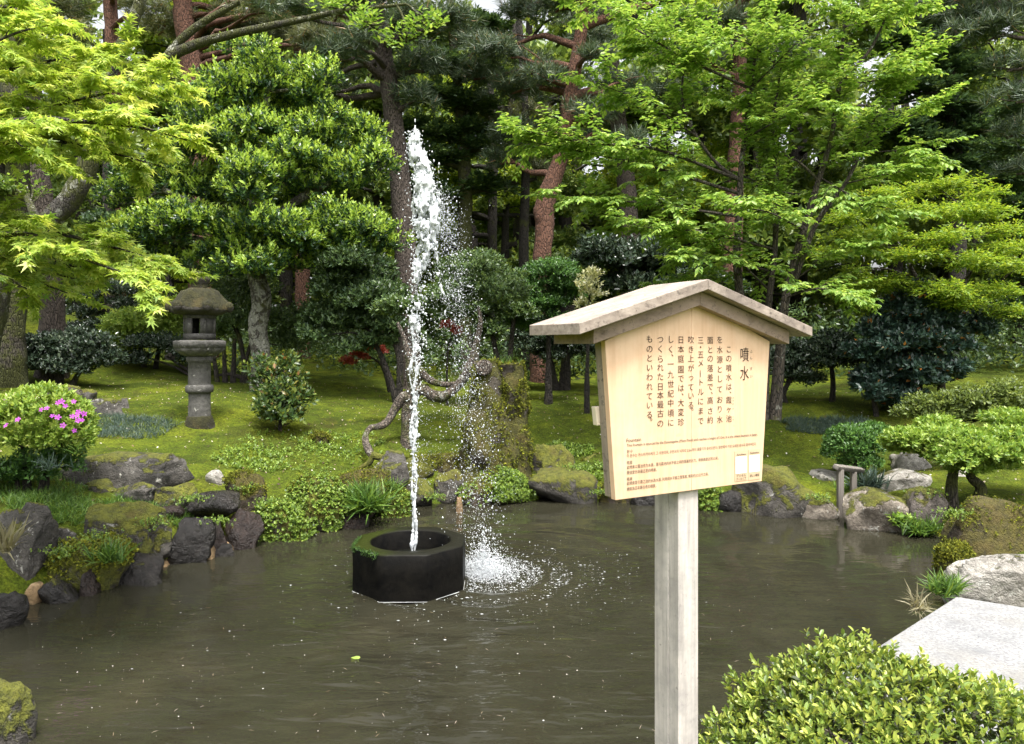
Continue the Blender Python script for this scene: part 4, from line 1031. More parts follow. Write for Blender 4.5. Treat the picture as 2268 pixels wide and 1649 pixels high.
# mossy stump
def stump():
    Y = 9.55; base = at(1095, 1112, Y); root = empty('tree_stump', base); tag(root, 'tall moss-covered stump with flat top at the far bank', 'tree stump')
    g = Geo()
    for pts, sd_ in (([(1085, 1118, 175), (1088, 1050, 150), (1085, 980, 118), (1080, 900, 82), (1076, 840, 62), (1076, 800, 46)], 3), ([(1132, 1118, 120), (1134, 1040, 88), (1136, 960, 76), (1136, 890, 66), (1132, 830, 62), (1130, 806, 64)], 9)):
        P = [at(x, y, Y + (.12 if sd_ == 9 else 0)) for x, y, w_ in pts]; R = [w_ / 2 * Y / F for x, y, w_ in pts]
        p, r = smoothline(P, R, 46); g.tube(p, r, 36, sd_, .22, cap=True)
    g.build('trunk', M['stump'], root)
    g = Geo(); c = at(1070, 815, Y - .25); g.tube([c + (.05, .3, -.02), c + (.02, .1, 0), c, c + (0, -.004, 0)], [.1, .1, .098, .07], 18, 5, .12, cap=True); g.build('sawn_branch', M['bark_old'], root)
    P = np.array([at(1110 + rng.uniform(-45, 60), 806 + rng.uniform(-3, 4), Y + rng.uniform(-.1, .25)) for k in range(12)]); D = np.tile([0, 0, 1.0], (12, 1)) + rng.normal(0, .35, (12, 3))
    V2, F2, t2 = leaf_geo(P, D, .02, 4, .11, 'blade', .5, tint=(.5, .2))
    o = mesh_np('grass', V2, F2, LM['grass'], root, tint=t2); tag(o, kind='stuff')
    # low leafy plants round the foot
    P = []; D = []
    for k in range(1500):
        ang = rng.uniform(0, 3.14); q = rng.random() ** .5; px_ = 1110 + 72 * q * math.cos(ang); py_ = 1112 - 72 * q * math.sin(ang); P.append(at(px_, py_, Y - .30 - .30 * (1 - q) + rng.uniform(-.06, .08))); D.append((rng.normal(0, .5), -.6, .8))
    V, Fc, ti = leaf_geo(np.array(P), np.array(D), .05, 5, .04, 'lance', 1.1, tint=(.5, .25), jit=.5)
    tag(mesh_np('foliage', V, Fc, LM['cover'], root, tint=ti), kind='stuff')
stump()

# gnarled old tree at the far bank, its limb bent down to the ground
def gnarled():
    Y = 9.75; base = gp(905, 985); Y = base[1]
    root = empty('gnarled_tree', base); tag(root, 'gnarled old tree with a limb looping down to the ground behind the jet', 'tree')
    g = Geo()
    def T(pts, rough=.2, k=14, n=40, cap=False):
        P = [at(x, y, Y + (q[0] if q else 0)) for x, y, w_, *q in pts]; R = [w_ * .41 * Y / F for x, y, w_, *q in pts]
        p, r = smoothline(P, R, n); g.tube(p, r, k, int(pts[0][0]), rough, cap)
    T([(904, 1000, 44), (902, 960, 36), (903, 920, 34), (908, 885, 36), (918, 862, 38)])
    T([(910, 880, 34), (895, 880, 30), (875, 905, 24), (858, 935, 21, -.1), (840, 945, 19, -.25), (822, 948, 18, -.4), (811, 962, 17, -.55), (810, 980, 17, -.7), (818, 1000, 18, -.85), (826, 1012, 17, -.95)], n=60)
    T([(915, 872, 36), (935, 862, 32), (960, 876, 30), (985, 878, 28), (1008, 860, 26), (1030, 835, 28), (1045, 808, 30), (1052, 780, 24), (1058, 750, 18), (1064, 715, 13), (1060, 680, 9)], n=70)
    T([(918, 868, 36), (922, 840, 34), (930, 822, 30), (945, 838, 24), (965, 848, 18), (990, 852, 14), (1015, 848, 10)], n=40)
    T([(918, 862, 34), (912, 830, 28), (905, 790, 20), (895, 750, 14), (880, 715, 9)], n=30)
    g.build('trunk', M['bark_old'], root)
    g = Geo()
    def T2(pts, Y2=Y - .98):
        P = [at(x, y, Y2) for x, y, w_ in pts]; R = [w_ / 2 * Y2 / F for x, y, w_ in pts]; p, r = smoothline(P, R, 30); g.tube(p, r, 12, 4, .3, cap=True)
    T2([(822, 1008, 18), (845, 1014, 17), (866, 1020, 18), (866, 1036, 16), (855, 1050, 15), (835, 1055, 12)])
    T2([(824, 1012, 15), (818, 1025, 13), (800, 1036, 10), (790, 1046, 7)])
    g.build('mossy_root', M['moss'], root)
    pads = [(1060, 640, 70, 30), (1000, 660, 55, 25), (1110, 660, 60, 28), (1040, 600, 60, 26), (930, 690, 45, 22), (880, 690, 45, 22)]
    P = []; D = []
    for i, (x, y, rx, ry) in enumerate(pads):
        c = at(x, y, Y + .3); r = np.array([rx, rx, ry]) * Y / F; p, d = pad_shoots(c, r, 420); P.append(p); D.append(d)
    V, Fc, ti = leaf_geo(np.concatenate(P), np.concatenate(D), .09, 7, .055, 'lance', .9, tint=(.45, .2))
    tag(mesh_np('crown', V, Fc, LM['shrub'], root, tint=ti), kind='stuff')
gnarled()

# small wooden stand at the water
def stand():
    Y = 8.35; b0 = at(1860, 1145, Y); root = empty('wooden_stand', (b0[0], b0[1], 0)); tag(root, 'small weathered wooden stand of two posts and a crossbar at the water', 'wooden stand')
    def box(name, p0, p1, w1, w2):
        p0 = np.array(p0); p1 = np.array(p1); t = nz(p1 - p0); s = nz(np.cross(t, (0, 1., .2))); u = np.cross(s, t)
        V = np.array([p + s * a * w1 / 2 + u * b_ * w2 / 2 for p in (p0, p1) for a, b_ in ((-1, -1), (1, -1), (1, 1), (-1, 1))])
        o = mesh_np(name, V, np.array([(3, 2, 1, 0), (4, 5, 6, 7), (0, 1, 5, 4), (1, 2, 6, 5), (2, 3, 7, 6), (3, 0, 4, 7)]), M['standwood'], root)
        md = o.modifiers.new('bevel', 'BEVEL'); md.width = .004; md.segments = 2
    a = at(1861, 1040, Y); box('post', (a[0], a[1], -.3), (a[0], a[1], a[2]), .062, .062)
    b_ = at(1890, 1045, Y + .22); box('post', (b_[0], b_[1], .0), (b_[0], b_[1], b_[2]), .06, .06)
    c1_ = at(1851, 1035, Y - .06); c2_ = at(1909, 1042, Y + .36); box('crossbar', c1_, c2_, .05, .07)
stand()

# cut wooden stake at the right edge
def stake():
    Y = 2.45; c = at(2262, 1592, Y); root = empty('wooden_stake', (c[0], c[1], H(c[0], c[1]))); tag(root, 'round wooden stake with pale sawn top beside the foreground bush', 'stake')
    g = Geo(); g.tube([(c[0], c[1], .15), (c[0], c[1], .5), (c[0], c[1], c[2] - .004), (c[0], c[1], c[2])], [.029, .028, .0275, .025], 20, 3, .03, cap=True); g.build('shaft', M['sidewood'], root)
    g = Geo(); g.tube([(c[0], c[1], c[2] + .0005), (c[0], c[1], c[2] + .002)], [.024, .022], 20, 3, .0, cap=True); g.build('sawn_top', plain('sawn_wood', (.42, .22, .11), .8), root)
stake()

# ------------------------------------------------------------------ branching trees with leaves set on twigs
def limb_tree(name, label, cat, base, Y, stems, limbs, leaf, size, tpl, bark='twig', sub=.45, step=.10, twig=.16, nl=6, opn=.9, droop=.2, tint=(.5, .18), t0=.25, upb=.12, dyr=.5,
              jit=.3, group=None, vertical=.25, leafy_stems=True):
    root = empty(name, base); tag(root, label, cat, group)
    g = Geo(); P = []; D = []; L = []
    lines = []
    for st in stems:
        pts = [at(p[0], p[1], Y + (p[3] if len(p) > 3 else 0)) for p in st]; rad = [p[2] / 2 * Y / F for p in st]
        p, r = smoothline(pts, rad, 8 * len(pts)); g.tube(p, r, 9, int(abs(st[0][0])), .1); 
        if leafy_stems: lines.append((p, r, .55))
    for li in limbs:
        pts = [at(p[0], p[1], Y + (p[2] if len(p) > 2 else 0)) for p in li]; n = len(pts)
        Lt = sum(np.linalg.norm(pts[i + 1] - pts[i]) for i in range(n - 1)); r0 = min(.03, .006 + .006 * Lt)
        p, r = smoothline(pts, np.linspace(r0, .003, n), 8 * n); g.tube(p, r, 6, 1, .05); lines.append((p, r, t0))
    for p, r, ts in lines:
        seg = np.linalg.norm(np.diff(p, axis=0), axis=1); cum = np.concatenate([[0], np.cumsum(seg)]); Lt = cum[-1]
        s = Lt * ts; side = 1
        while s < Lt:
            k = min(len(p) - 2, int(np.searchsorted(cum, s)) - 1); k = max(k, 0); o = p[k] + (p[k + 1] - p[k]) * ((s - cum[k]) / max(seg[k], 1e-6))
            T = nz(p[k + 1] - p[k]); fr = s / Lt
            if rng.random() < vertical: sidev = nz(np.array([rng.normal(), rng.normal(), rng.uniform(-.1, .9)]))
            else: sidev = nz(np.cross(T, (0, 0, 1.0)) + 1e-6) * side
            d = nz(T * rng.uniform(.35, .9) + sidev * rng.uniform(.6, 1.0) + np.array([0, 0, upb + rng.normal(0, .12)]))
            ln = sub * rng.uniform(.55, 1.15) * (1.05 - .65 * max(0, fr - .3))
            m_ = 5; q = [o]; dd = d
            for j in range(m_):
                dd = nz(dd + rng.normal(0, .13, 3) + np.array([0, 0, -.05])); q.append(q[-1] + dd * ln / m_)
            q = np.array(q); g.tube(q, np.linspace(min(.006, r[k] * .6), .0016, m_ + 1), 4)
            sd2 = 1
            for j in range(1, m_ + 1):
                for rep in range(2):
                    e = q[j] - q[j - 1]; hs = nz(np.cross(nz(e), (0, 0, 1.0)) + 1e-6) * sd2; sd2 = -sd2
                    tw = nz(nz(e) * .75 + hs * rng.uniform(.5, 1.1) + np.array([0, 0, rng.normal(.02, .15)]))
                    P.append(q[j - 1] + e * rng.random()); D.append(tw); L.append(twig * rng.uniform(.6, 1.2) * (1.1 - .1 * j))
            P.append(q[-1]); D.append(dd); L.append(twig)
            s += step * rng.uniform(.6, 1.4); side = -side
        P.append(p[-1]); D.append(nz(p[-1] - p[-2])); L.append(twig)
    g.build('trunk', M[bark], root)
    P = np.array(P); D = np.array(D); L = np.array(L)
    V, Fc, ti = leaf_geo(P, D, L, nl, size, tpl, opn, True, droop, tint, jit)
    tag(mesh_np('crown', V, Fc, LM[leaf], root, tint=ti), kind='stuff')
    return root

# near maple reaching in from the side
limb_tree('maple_tree', 'bright green maple reaching in over the pond with star-shaped leaves', 'tree', (-4.75, 4.4, H(-4.75, 4.4)), 4.5,
          [[(-620, 1250, 120), (-600, 900, 105), (-560, 600, 90), (-480, 380, 75), (-400, 150, 55), (-380, -200, 30)]],
          [[(-440, 330), (-150, 170, -.1), (20, 80, -.2), (120, 55, -.1)], [(-440, 300), (-60, 180, .3), (140, 130, .3), (285, 125, .2)], [(-470, 380), (0, 262, .2), (200, 215, .1), (395, 172, 0)],
           [(-470, 400), (0, 275, -.3), (180, 270, -.3), (320, 285, -.3), (415, 312, -.2)], [(-480, 420), (-10, 305, .4), (160, 320, .3), (270, 345, .3), (365, 372, .3)],
           [(-520, 560), (0, 498, 0), (140, 520, -.1), (290, 560, -.1), (375, 592, -.1)], [(-520, 580), (-20, 560, .4), (100, 600, .4), (190, 625, .4)],
           [(-430, 200), (-100, 40, .2), (40, 15, .3), (100, 30, .2)], [(-480, 420), (0, 320, -.2), (60, 345, -.2), (120, 370, -.2)], [(-440, 250), (0, 150, .6), (110, 190, .7), (230, 175, .7)],
           [(-470, 380), (0, 230, .6), (160, 270, .7), (300, 240, .8)], [(-520, 560), (0, 530, .8), (160, 590, .9), (300, 600, 1.0)], [(-520, 600), (-60, 600, -.4), (60, 640, -.4)],
           [(-430, 180), (0, 60, .7), (90, 90, .8), (180, 110, .8)], [(-470, 380), (-60, 290, -.6), (60, 330, -.6)], [(-520, 570), (0, 500, .3), (120, 515, .3), (240, 545, .3)], [(-520, 570), (0, 520, -.4), (110, 545, -.4), (230, 590, -.4), (330, 625, -.4)], [(-520, 580), (-30, 580, 0), (70, 620, 0), (150, 650, 0)], [(-520, 600), (0, 540, .6), (200, 560, .7), (350, 570, .7)], [(-470, 380), (0, 300, .2), (130, 290, .2), (240, 310, .2)]],
          'maple', .055, 'star', bark='bark_dark', sub=.34, step=.082, twig=.11, nl=6, opn=1.0, droop=.35, t0=.5, upb=.02, tint=(.5, .26), vertical=.16, jit=.38, leafy_stems=False)

# fresh green tree behind the sign
b0 = gp(1700, 905); TY = 10.2
zs = lambda x, y, w_, dy=0: (x, y, w_, dy)
limb_tree('zelkova_tree', 'slender multi-stemmed tree with fresh green toothed leaves behind the sign', 'tree', at(1700, 900, TY), TY,
          [[(1668, 930, 26), (1650, 760, 22), (1632, 580, 18), (1638, 460, 15), (1640, 390, 13), (1649, 308, 11), (1663, 198, 8), (1684, 21, 6), (1690, -80, 3)],
           [(1640, 400, 9), (1590, 365, 8), (1542, 301, 7), (1512, 230, 6), (1514, 160, 4), (1530, 80, 2)],
           [(1690, 930, 24), (1700, 700, 16), (1716, 553, 13), (1719, 425, 11), (1716, 340, 8), (1712, 276, 6), (1730, 150, 4)],
           [(1715, 930, 28), (1740, 660, 18), (1780, 510, 16), (1815, 393, 13), (1840, 308, 11), (1858, 191, 10), (1872, 21, 6), (1880, -90, 3)],
           [(1858, 191, 9), (1895, 150, 7), (1936, 96, 6), (1971, 11, 4), (1990, -60, 2)], [(1812, 400, 8), (1770, 360, 6), (1734, 337, 5), (1700, 250, 3)],
           [(1760, 620, 12), (1808, 496, 11), (1872, 407, 9), (1911, 326, 7), (1939, 259, 5), (1975, 150, 3)]],
          [[(1640, 400), (1450, 330, -.5), (1300, 318, -.8), (1140, 285, -1)], [(1640, 430), (1450, 372, -.2), (1280, 335, -.6), (1158, 312, -.8)], [(1638, 480), (1420, 450, -.4), (1212, 432, -.8)],
           [(1542, 301), (1420, 225, -.3), (1290, 172, -.5)], [(1663, 198), (1500, 120, -.3), (1380, 50, -.4), (1260, 5, -.5)], [(1684, 100), (1560, 55, .2), (1430, 25, .2)],
           [(1716, 553), (1560, 515, -.4), (1440, 505, -.6), (1340, 480, -.7)], [(1700, 600), (1600, 575, -.5), (1490, 570, -.7)], [(1858, 191), (1980, 165, -.3), (2065, 95, -.4)],
           [(1911, 326), (2000, 265, -.3), (2065, 240, -.4)], [(1905, 340), (2000, 335, -.2), (2085, 350, -.3)], [(1872, 407), (1970, 385, -.4), (2050, 372, -.5)], [(1740, 660), (1810, 640, -.7), (1895, 655, -1)],
           [(1649, 308), (1760, 250, -.4), (1850, 235, -.6)], [(1815, 393), (1900, 440, -.5), (1990, 470, -.6)], [(1640, 390), (1560, 420, .5), (1450, 440, .7)], [(1718, 425), (1620, 380, .6), (1530, 370, .8)],
           [(1719, 425), (1800, 430, .5), (1900, 400, .8)], [(1712, 276), (1620, 220, .4), (1540, 210, .6)], [(1712, 276), (1790, 180, .3), (1850, 120, .5)], [(1684, 21), (1760, -10, -.2), (1840, 10, -.3)],
           [(1872, 60), (1960, 40, .2), (2040, 30, .3)], [(1730, 150), (1640, 90, -.4), (1560, 100, -.6)], [(1780, 510), (1700, 470, -.6), (1610, 460, -.9)], [(1632, 560), (1540, 600, .3), (1440, 640, .4)],
           [(1716, 600), (1650, 640, .4), (1560, 610, .6)], [(1940, 260), (1990, 190, .2), (2030, 150, .3)], [(1663, 198), (1740, 120, -.5), (1790, 70, -.7)], [(1514, 160), (1440, 110, 0), (1400, 130, 0)],
           [(1760, 620), (1850, 560, -.3), (1930, 540, -.5)], [(1700, 640), (1590, 540, -.2), (1500, 530, -.2)]],
          'zelkova', .082, 'oval', bark='twig', sub=.66, step=.105, twig=.2, nl=7, opn=.95, droop=.45, t0=.22, tint=(.52, .2), vertical=.3)

# ------------------------------------------------------------------ pruned evergreen with layered pads
Bc = gp(575, 868); TYc = Bc[1]
plant('camellia_tree', 'layered evergreen tree with bright new shoots and pale trunk beside the lantern', 'tree', Bc,
      [(x_[0], x_[1], x_[2] * .95, x_[3] * 1.3, *x_[4:]) for x_ in [(600, 160, 105, 42), (690, 190, 75, 45), (520, 230, 115, 42), (450, 245, 70, 40), (610, 250, 85, 35, .6), (530, 305, 120, 42, -.3), (700, 300, 85, 45), (790, 310, 60, 40, .3), (430, 330, 80, 45, .4),
       (800, 385, 60, 42), (640, 365, 90, 38, -.4), (720, 400, 85, 45), (560, 420, 100, 52, -.7), (340, 410, 90, 42, .2), (430, 440, 95, 42, .3), (270, 440, 70, 38, .5), (650, 470, 80, 35, .6),
       (380, 510, 110, 38, -.1), (500, 520, 100, 40, -.3), (640, 520, 110, 42, -.6), (770, 520, 100, 48, -.2), (840, 545, 65, 40, .2), (300, 535, 80, 36, .3), (470, 585, 95, 34), (575, 590, 75, 36, -.6), (690, 580, 90, 36, -.2), (360, 590, 60, 30, .3)]],
      TYc, 'camellia', None, stems=[[(578, 872, 50), (578, 800, 44), (572, 720, 42), (580, 660, 44), (568, 600, 40), (575, 500, 34), (560, 400, 28), (580, 280, 20), (600, 170, 10)], [(572, 520, 24), (650, 450, 20), (740, 400, 12)], [(572, 540, 22), (470, 470, 18), (360, 420, 11)]],
      bark='bark_grey', density=185, size=.062, n=7, L=.13, tint=(.32, .18), newtop=.75, newtint=.84, depth=.75, zmin=-.3, limb_r=.03, split=9, lump=.5, blob=(.28, .52, .95, 1.5, .82))
plant('young_evergreen_shrub', 'bronze-tipped young shrub growing at the foot of the pale trunk', 'shrub', gp(620, 962), [(620, 905, 62, 48), (590, 850, 40, 40, .1), (650, 870, 36, 42, .1), (625, 935, 65, 25), (640, 820, 18, 28, .2)], gp(620, 955)[1],
      'bronze', None, stems=[[(620, 965, 10), (622, 900, 7), (630, 820, 4)]], density=260, size=.062, n=6, L=.12, tint=(.45, .22), tip=.3, crown='foliage', limb_r=.008)

# shrubs of the middle distance: (name, label, base px, pads, material ...)
def shrub(name, label, bx, by, pads, leaf, stems=(), Y=None, **kw):
    b_ = gp(bx, by); Yq = b_[1] if Y is None else Y
    if Y is not None: b_ = np.array([(bx - CX) / F * Y, Y, H((bx - CX) / F * Y, Y)])
    a = dict(density=300, size=.055, n=7, L=.1, crown='foliage', limb_r=.012, tint=(.45, .22)); a.update(kw)
    return plant(name, label, 'shrub', b_, pads, Yq, leaf, None, stems=stems, **a)
st = lambda x, y0, y1, w_=9, lean=0: [(x, y0, w_ * 1.4), (x + lean * .4, (y0 + y1) / 2, w_), (x + lean, y1, w_ * .7)]
shrub('glossy_shrub', 'low dark glossy-leaved shrub spreading behind the flowering azalea', 110, 852, [(40, 790, 75, 35), (120, 775, 85, 40), (190, 770, 60, 45), (150, 815, 80, 28), (60, 815, 70, 22), (10, 790, 60, 30), (215, 800, 45, 35)], 'gloss',
      [st(105, 852, 790, 14, -20), st(130, 852, 790, 14, 10), st(160, 855, 795, 10, 40)], size=.06, tint=(.45, .25))
shrub('glossy_shrub', 'glossy-leaved shrub with thin branches just behind the lantern shaft', 400, 830, [(330, 775, 60, 28), (390, 775, 55, 32), (300, 800, 45, 22), (420, 800, 40, 22)], 'gloss', [[(500, 880, 8), (430, 830, 7), (370, 790, 5)], [(480, 880, 8), (400, 820, 6), (320, 790, 4)]], size=.055, density=240)
shrub('twisted_shrub', 'grey-green shrub with twisted dark stem beside the brown pine trunk', 245, 800, [(240, 660, 70, 30), (200, 690, 55, 30), (290, 690, 50, 28), (190, 740, 50, 25), (245, 720, 40, 22), (330, 640, 50, 25)], 'gloss', [[(250, 800, 14), (255, 745, 13), (250, 700, 11), (225, 680, 7)], [(252, 715, 9), (290, 700, 6)]], size=.055, density=260)
shrub('light_azalea_shrub', 'broad pale green shrub glowing behind the lantern', 320, 812, [(310, 720, 100, 42), (260, 755, 70, 30), (360, 700, 85, 40), (400, 740, 70, 35), (300, 760, 90, 25), (430, 690, 60, 40, .4)], 'azalea', [st(320, 812, 740, 9, -20), st(345, 812, 730, 9, 20)], size=.055, density=240, upw=.3, tint=(.75, .2))
shrub('many_stemmed_shrub', 'dark many-stemmed shrub between lantern and pale trunk', 510, 882, [(520, 700, 70, 45), (480, 740, 50, 30), (610, 720, 65, 35), (660, 710, 60, 40), (640, 760, 50, 25), (540, 650, 60, 40, .5), (500, 640, 55, 40, .5)], 'shrub',
      [st(485, 885, 770, 10, -15), st(500, 887, 760, 11, -5), st(515, 887, 750, 11, 5), st(530, 886, 760, 9, 25), [(545, 890, 11), (540, 800, 11), (525, 735, 10), (490, 690, 6)], [(560, 900, 13), (550, 850, 12), (515, 830, 8), (480, 832, 5)]], density=200, Y=TYc + .9)
shrub('dark_evergreen_tree', 'dense dark evergreen filling the gap between pale trunk and jet', 850, 890, [(760, 590, 90, 45), (830, 600, 80, 50), (720, 640, 70, 45), (800, 660, 90, 45), (860, 650, 60, 50), (720, 700, 65, 35), (790, 720, 80, 35), (860, 720, 50, 40), (700, 745, 50, 25), (790, 765, 70, 22)], 'shrub',
      [[(878, 890, 17), (860, 830, 13), (840, 780, 11), (815, 730, 8)], [(884, 890, 17), (885, 800, 15), (868, 740, 12), (850, 680, 8)]], density=250, size=.065, tint=(.3, .2))
shrub('red_maple_shrub', 'small red-leaved maple spray beside the dark stems', 800, 860, [(775, 802, 16, 9), (790, 786, 14, 9), (813, 772, 13, 15), (827, 756, 12, 11), (842, 781, 14, 9), (804, 796, 10, 7)], 'red', [[(862, 870, 7), (845, 810, 6), (810, 785, 3)]], tpl='star', size=.055, density=210, n=4, limb_r=.004, split=3, tint=(.5, .3), L=.1)
shrub('red_maple_shrub', 'tiny tuft of red leaves seen through the spray of the fountain', 985, 800, [(1012, 737, 12, 5), (990, 724, 8, 5)], 'red', [[(990, 830, 5), (992, 780, 4), (1000, 740, 2)]], tpl='star', size=.05, density=150, n=4, limb_r=.004, Y=12.5)
shrub('broad_green_shrub', 'mid-green shrub with open branches right of the water jet', 1120, 850, [(1080, 590, 60, 28), (1040, 620, 60, 35), (1110, 640, 65, 35), (1060, 690, 60, 30), (1140, 700, 50, 30), (1080, 740, 45, 25), (1010, 650, 45, 40)], 'shrub', [st(1110, 860, 700, 12, -30), st(1125, 860, 690, 12, 15)], Y=12.3, density=300, size=.06)
shrub('yew_shrub', 'clipped bright green yew left of the sign roof', 1210, 860, [(1210, 610, 70, 32), (1170, 650, 55, 32), (1255, 640, 50, 34), (1215, 680, 75, 32), (1170, 720, 50, 28), (1250, 720, 55, 28)], 'azaleadk', [st(1215, 862, 700, 12, 0)], Y=12.6, density=420, size=.045)
shrub('small_leaf_tree', 'small dark-stemmed shrub on the lawn left of the sign board', 1238, 865, [(1200, 760, 60, 26), (1260, 745, 60, 28), (1150, 745, 45, 24), (1300, 770, 50, 24), (1230, 790, 60, 18), (1180, 720, 45, 20)], 'gloss', [st(1232, 868, 790, 13, -14), st(1243, 868, 790, 11, 5), st(1255, 868, 780, 15, 2)], density=280)
shrub('variegated_shrub', 'shrub with cream-edged leaves at the sign roof\'s end', 1295, 850, [(1305, 640, 28, 14), (1320, 660, 24, 14), (1290, 680, 22, 12), (1315, 620, 20, 12)], 'cream', [st(1300, 860, 680, 8, 5)], Y=11.8, density=70, size=.06, split=4)
shrub('dark_laurel_shrub', 'dark glossy laurel rising behind the sign roof', 1400, 850, [(1360, 590, 80, 40), (1440, 570, 90, 45), (1510, 600, 80, 45), (1400, 640, 90, 40), (1330, 560, 60, 35), (1480, 650, 90, 40), (1580, 640, 70, 40)], 'gloss', [st(1400, 860, 640, 12, 0), st(1480, 860, 640, 12, 10)], Y=13.2, density=230, size=.08)
shrub('holly_shrub', 'large blue-green holly with layered dark foliage right of the sign', 2010, 915, [(2020, 690, 90, 38), (1960, 730, 70, 32), (2080, 720, 70, 36), (2000, 770, 100, 34), (1920, 790, 55, 28), (2100, 780, 75, 35), (1980, 830, 90, 32), (2060, 840, 80, 32), (1930, 870, 60, 26), (2000, 890, 70, 22), (2150, 740, 50, 40, .4), (2040, 655, 60, 25)], 'holly',
      [st(1985, 925, 800, 14, 10), st(2040, 930, 800, 14, -10), st(1940, 915, 850, 9, -15)], density=300, size=.075, n=7, tint=(.5, .22))
shrub('camellia_shrub', 'dim shrub with small pale-edged leaves under the trees right of the sign board', 1800, 890, [(1800, 780, 80, 35), (1760, 820, 55, 28), (1850, 800, 60, 40), (1840, 760, 60, 30), (1790, 840, 70, 22), (1730, 800, 40, 40)], 'gloss', [[(1745, 905, 13), (1735, 875, 12), (1750, 840, 9)], [(1842, 905, 13), (1845, 850, 12), (1840, 800, 9)]], density=260, size=.065)
shrub('round_clipped_bush', 'dense round clipped bush with fresh green leaves behind the wooden stand', 1895, 1030, [(1895, 985, 62, 38), (1930, 975, 50, 32, .1), (1880, 1005, 50, 28), (1905, 1030, 40, 25, -.1)], 'azaleadk', [st(1895, 1045, 1000, 8, 0)], Y=9.4, density=1100, size=.036, n=7, L=.06, split=0, lump=.12, shell=.8, tint=(.55, .2))
shrub('cloud_azalea', 'spreading light green azalea with mossy crooked trunks above the granite slab', 2150, 1100, [(2110, 965, 95, 34, -.1), (2190, 985, 105, 38, -.2), (2050, 980, 75, 32), (2255, 1005, 65, 40), (2010, 990, 60, 26), (2130, 1015, 90, 28, -.3), (2230, 950, 70, 30, .2), (2180, 1035, 60, 20, -.2), (1980, 985, 45, 22, .1)], 'azalea',
      [[(2108, 1105, 28), (2108, 1070, 24), (2115, 1030, 20)], [(2168, 1110, 26), (2172, 1080, 22), (2150, 1055, 20), (2165, 1020, 18)]], bark='bark_moss', Y=8.0, density=620, size=.045, n=8, L=.07, lump=.25, tint=(.62, .2), shell=.7, split=4)
shrub('grey_azalea', 'duller green azalea standing behind the spreading light one', 2200, 1060, [(2110, 905, 65, 26), (2180, 895, 80, 32), (2250, 900, 70, 36), (2060, 925, 55, 22), (2230, 865, 50, 20), (2150, 930, 60, 24), (2040, 905, 35, 18)], 'shrublt', [st(2200, 1070, 930, 12, -10), st(2240, 1070, 930, 14, 10)], Y=9.4, density=420, size=.045, n=7, L=.08, tint=(.3, .2))
# flowering azalea mound
fr = shrub('flowering_azalea', 'rounded light green azalea with magenta-pink flowers', 80, 1055, [(80, 950, 112, 82), (140, 975, 55, 55, -.1), (20, 960, 80, 75)], 'azalea', [st(60, 1070, 990, 12, -10), st(100, 1070, 990, 12, 10)], Y=6.9, density=720, size=.042, n=8, L=.06, split=0, lump=.12, shell=.85, tint=(.72, .2), depth=.75)
shrub('azalea_skirt', 'darker leggy azalea branches hanging below the flowering mound', 90, 1060, [(50, 1035, 80, 35), (140, 1030, 55, 30), (20, 1060, 60, 30)], 'azaleadk', [st(40, 1095, 1030, 10, -10), st(90, 1095, 1030, 10, 10)], Y=6.85, density=330, size=.042, n=7, L=.07)
def flower(c, r, parent, tilt):
    V = [(0, 0, 0)]; Fs = []
    for k in range(5):
        a0 = k * 1.2566 + tilt[2]
        for da, rr, z in ((-.5, .62, .25), (-.22, .98, .18), (.22, .98, .18), (.5, .62, .25)): V.append((math.cos(a0 + da) * rr, math.sin(a0 + da) * rr, z))
        i = 1 + k * 4; Fs += [(0, i, i + 1), (0, i + 1, i + 2), (0, i + 2, i + 3)]
    V = np.array(V) * r; n = nz(np.array([tilt[0], -1, tilt[1]])); u = nz(np.cross(n, (0, 0, 1.0))); w_ = np.cross(u, n)
    W = c + V[:, 0:1] * u + V[:, 1:2] * w_ + V[:, 2:3] * n
    mesh_np('flower', W, np.array(Fs), LM['pink'], parent, tint=np.concatenate([[0.0], np.tile(rng.uniform(.3, 1, 1), 20)]))
for fx, fy in [(32, 874), (12, 890), (136, 890), (145, 900), (128, 893), (163, 890), (92, 908), (104, 905), (116, 922), (128, 925), (160, 923), (174, 913), (181, 931), (186, 917), (172, 932), (140, 943), (165, 954), (14, 943), (40, 930), (170, 921)]:
    tz = sst(1010, 865, fy); d0 = math.sqrt(max(0.0, 1 - min(1, ((fx - 80) / 122) ** 2 + ((fy - 955) / 92) ** 2)))
    flower(at(fx, fy, 6.9 - .40 * d0 - .06), .027 * rng.uniform(.8, 1.15), fr, (rng.normal((fx - 80) / 150, .2), rng.uniform(.2, .9), rng.uniform(0, 1)))

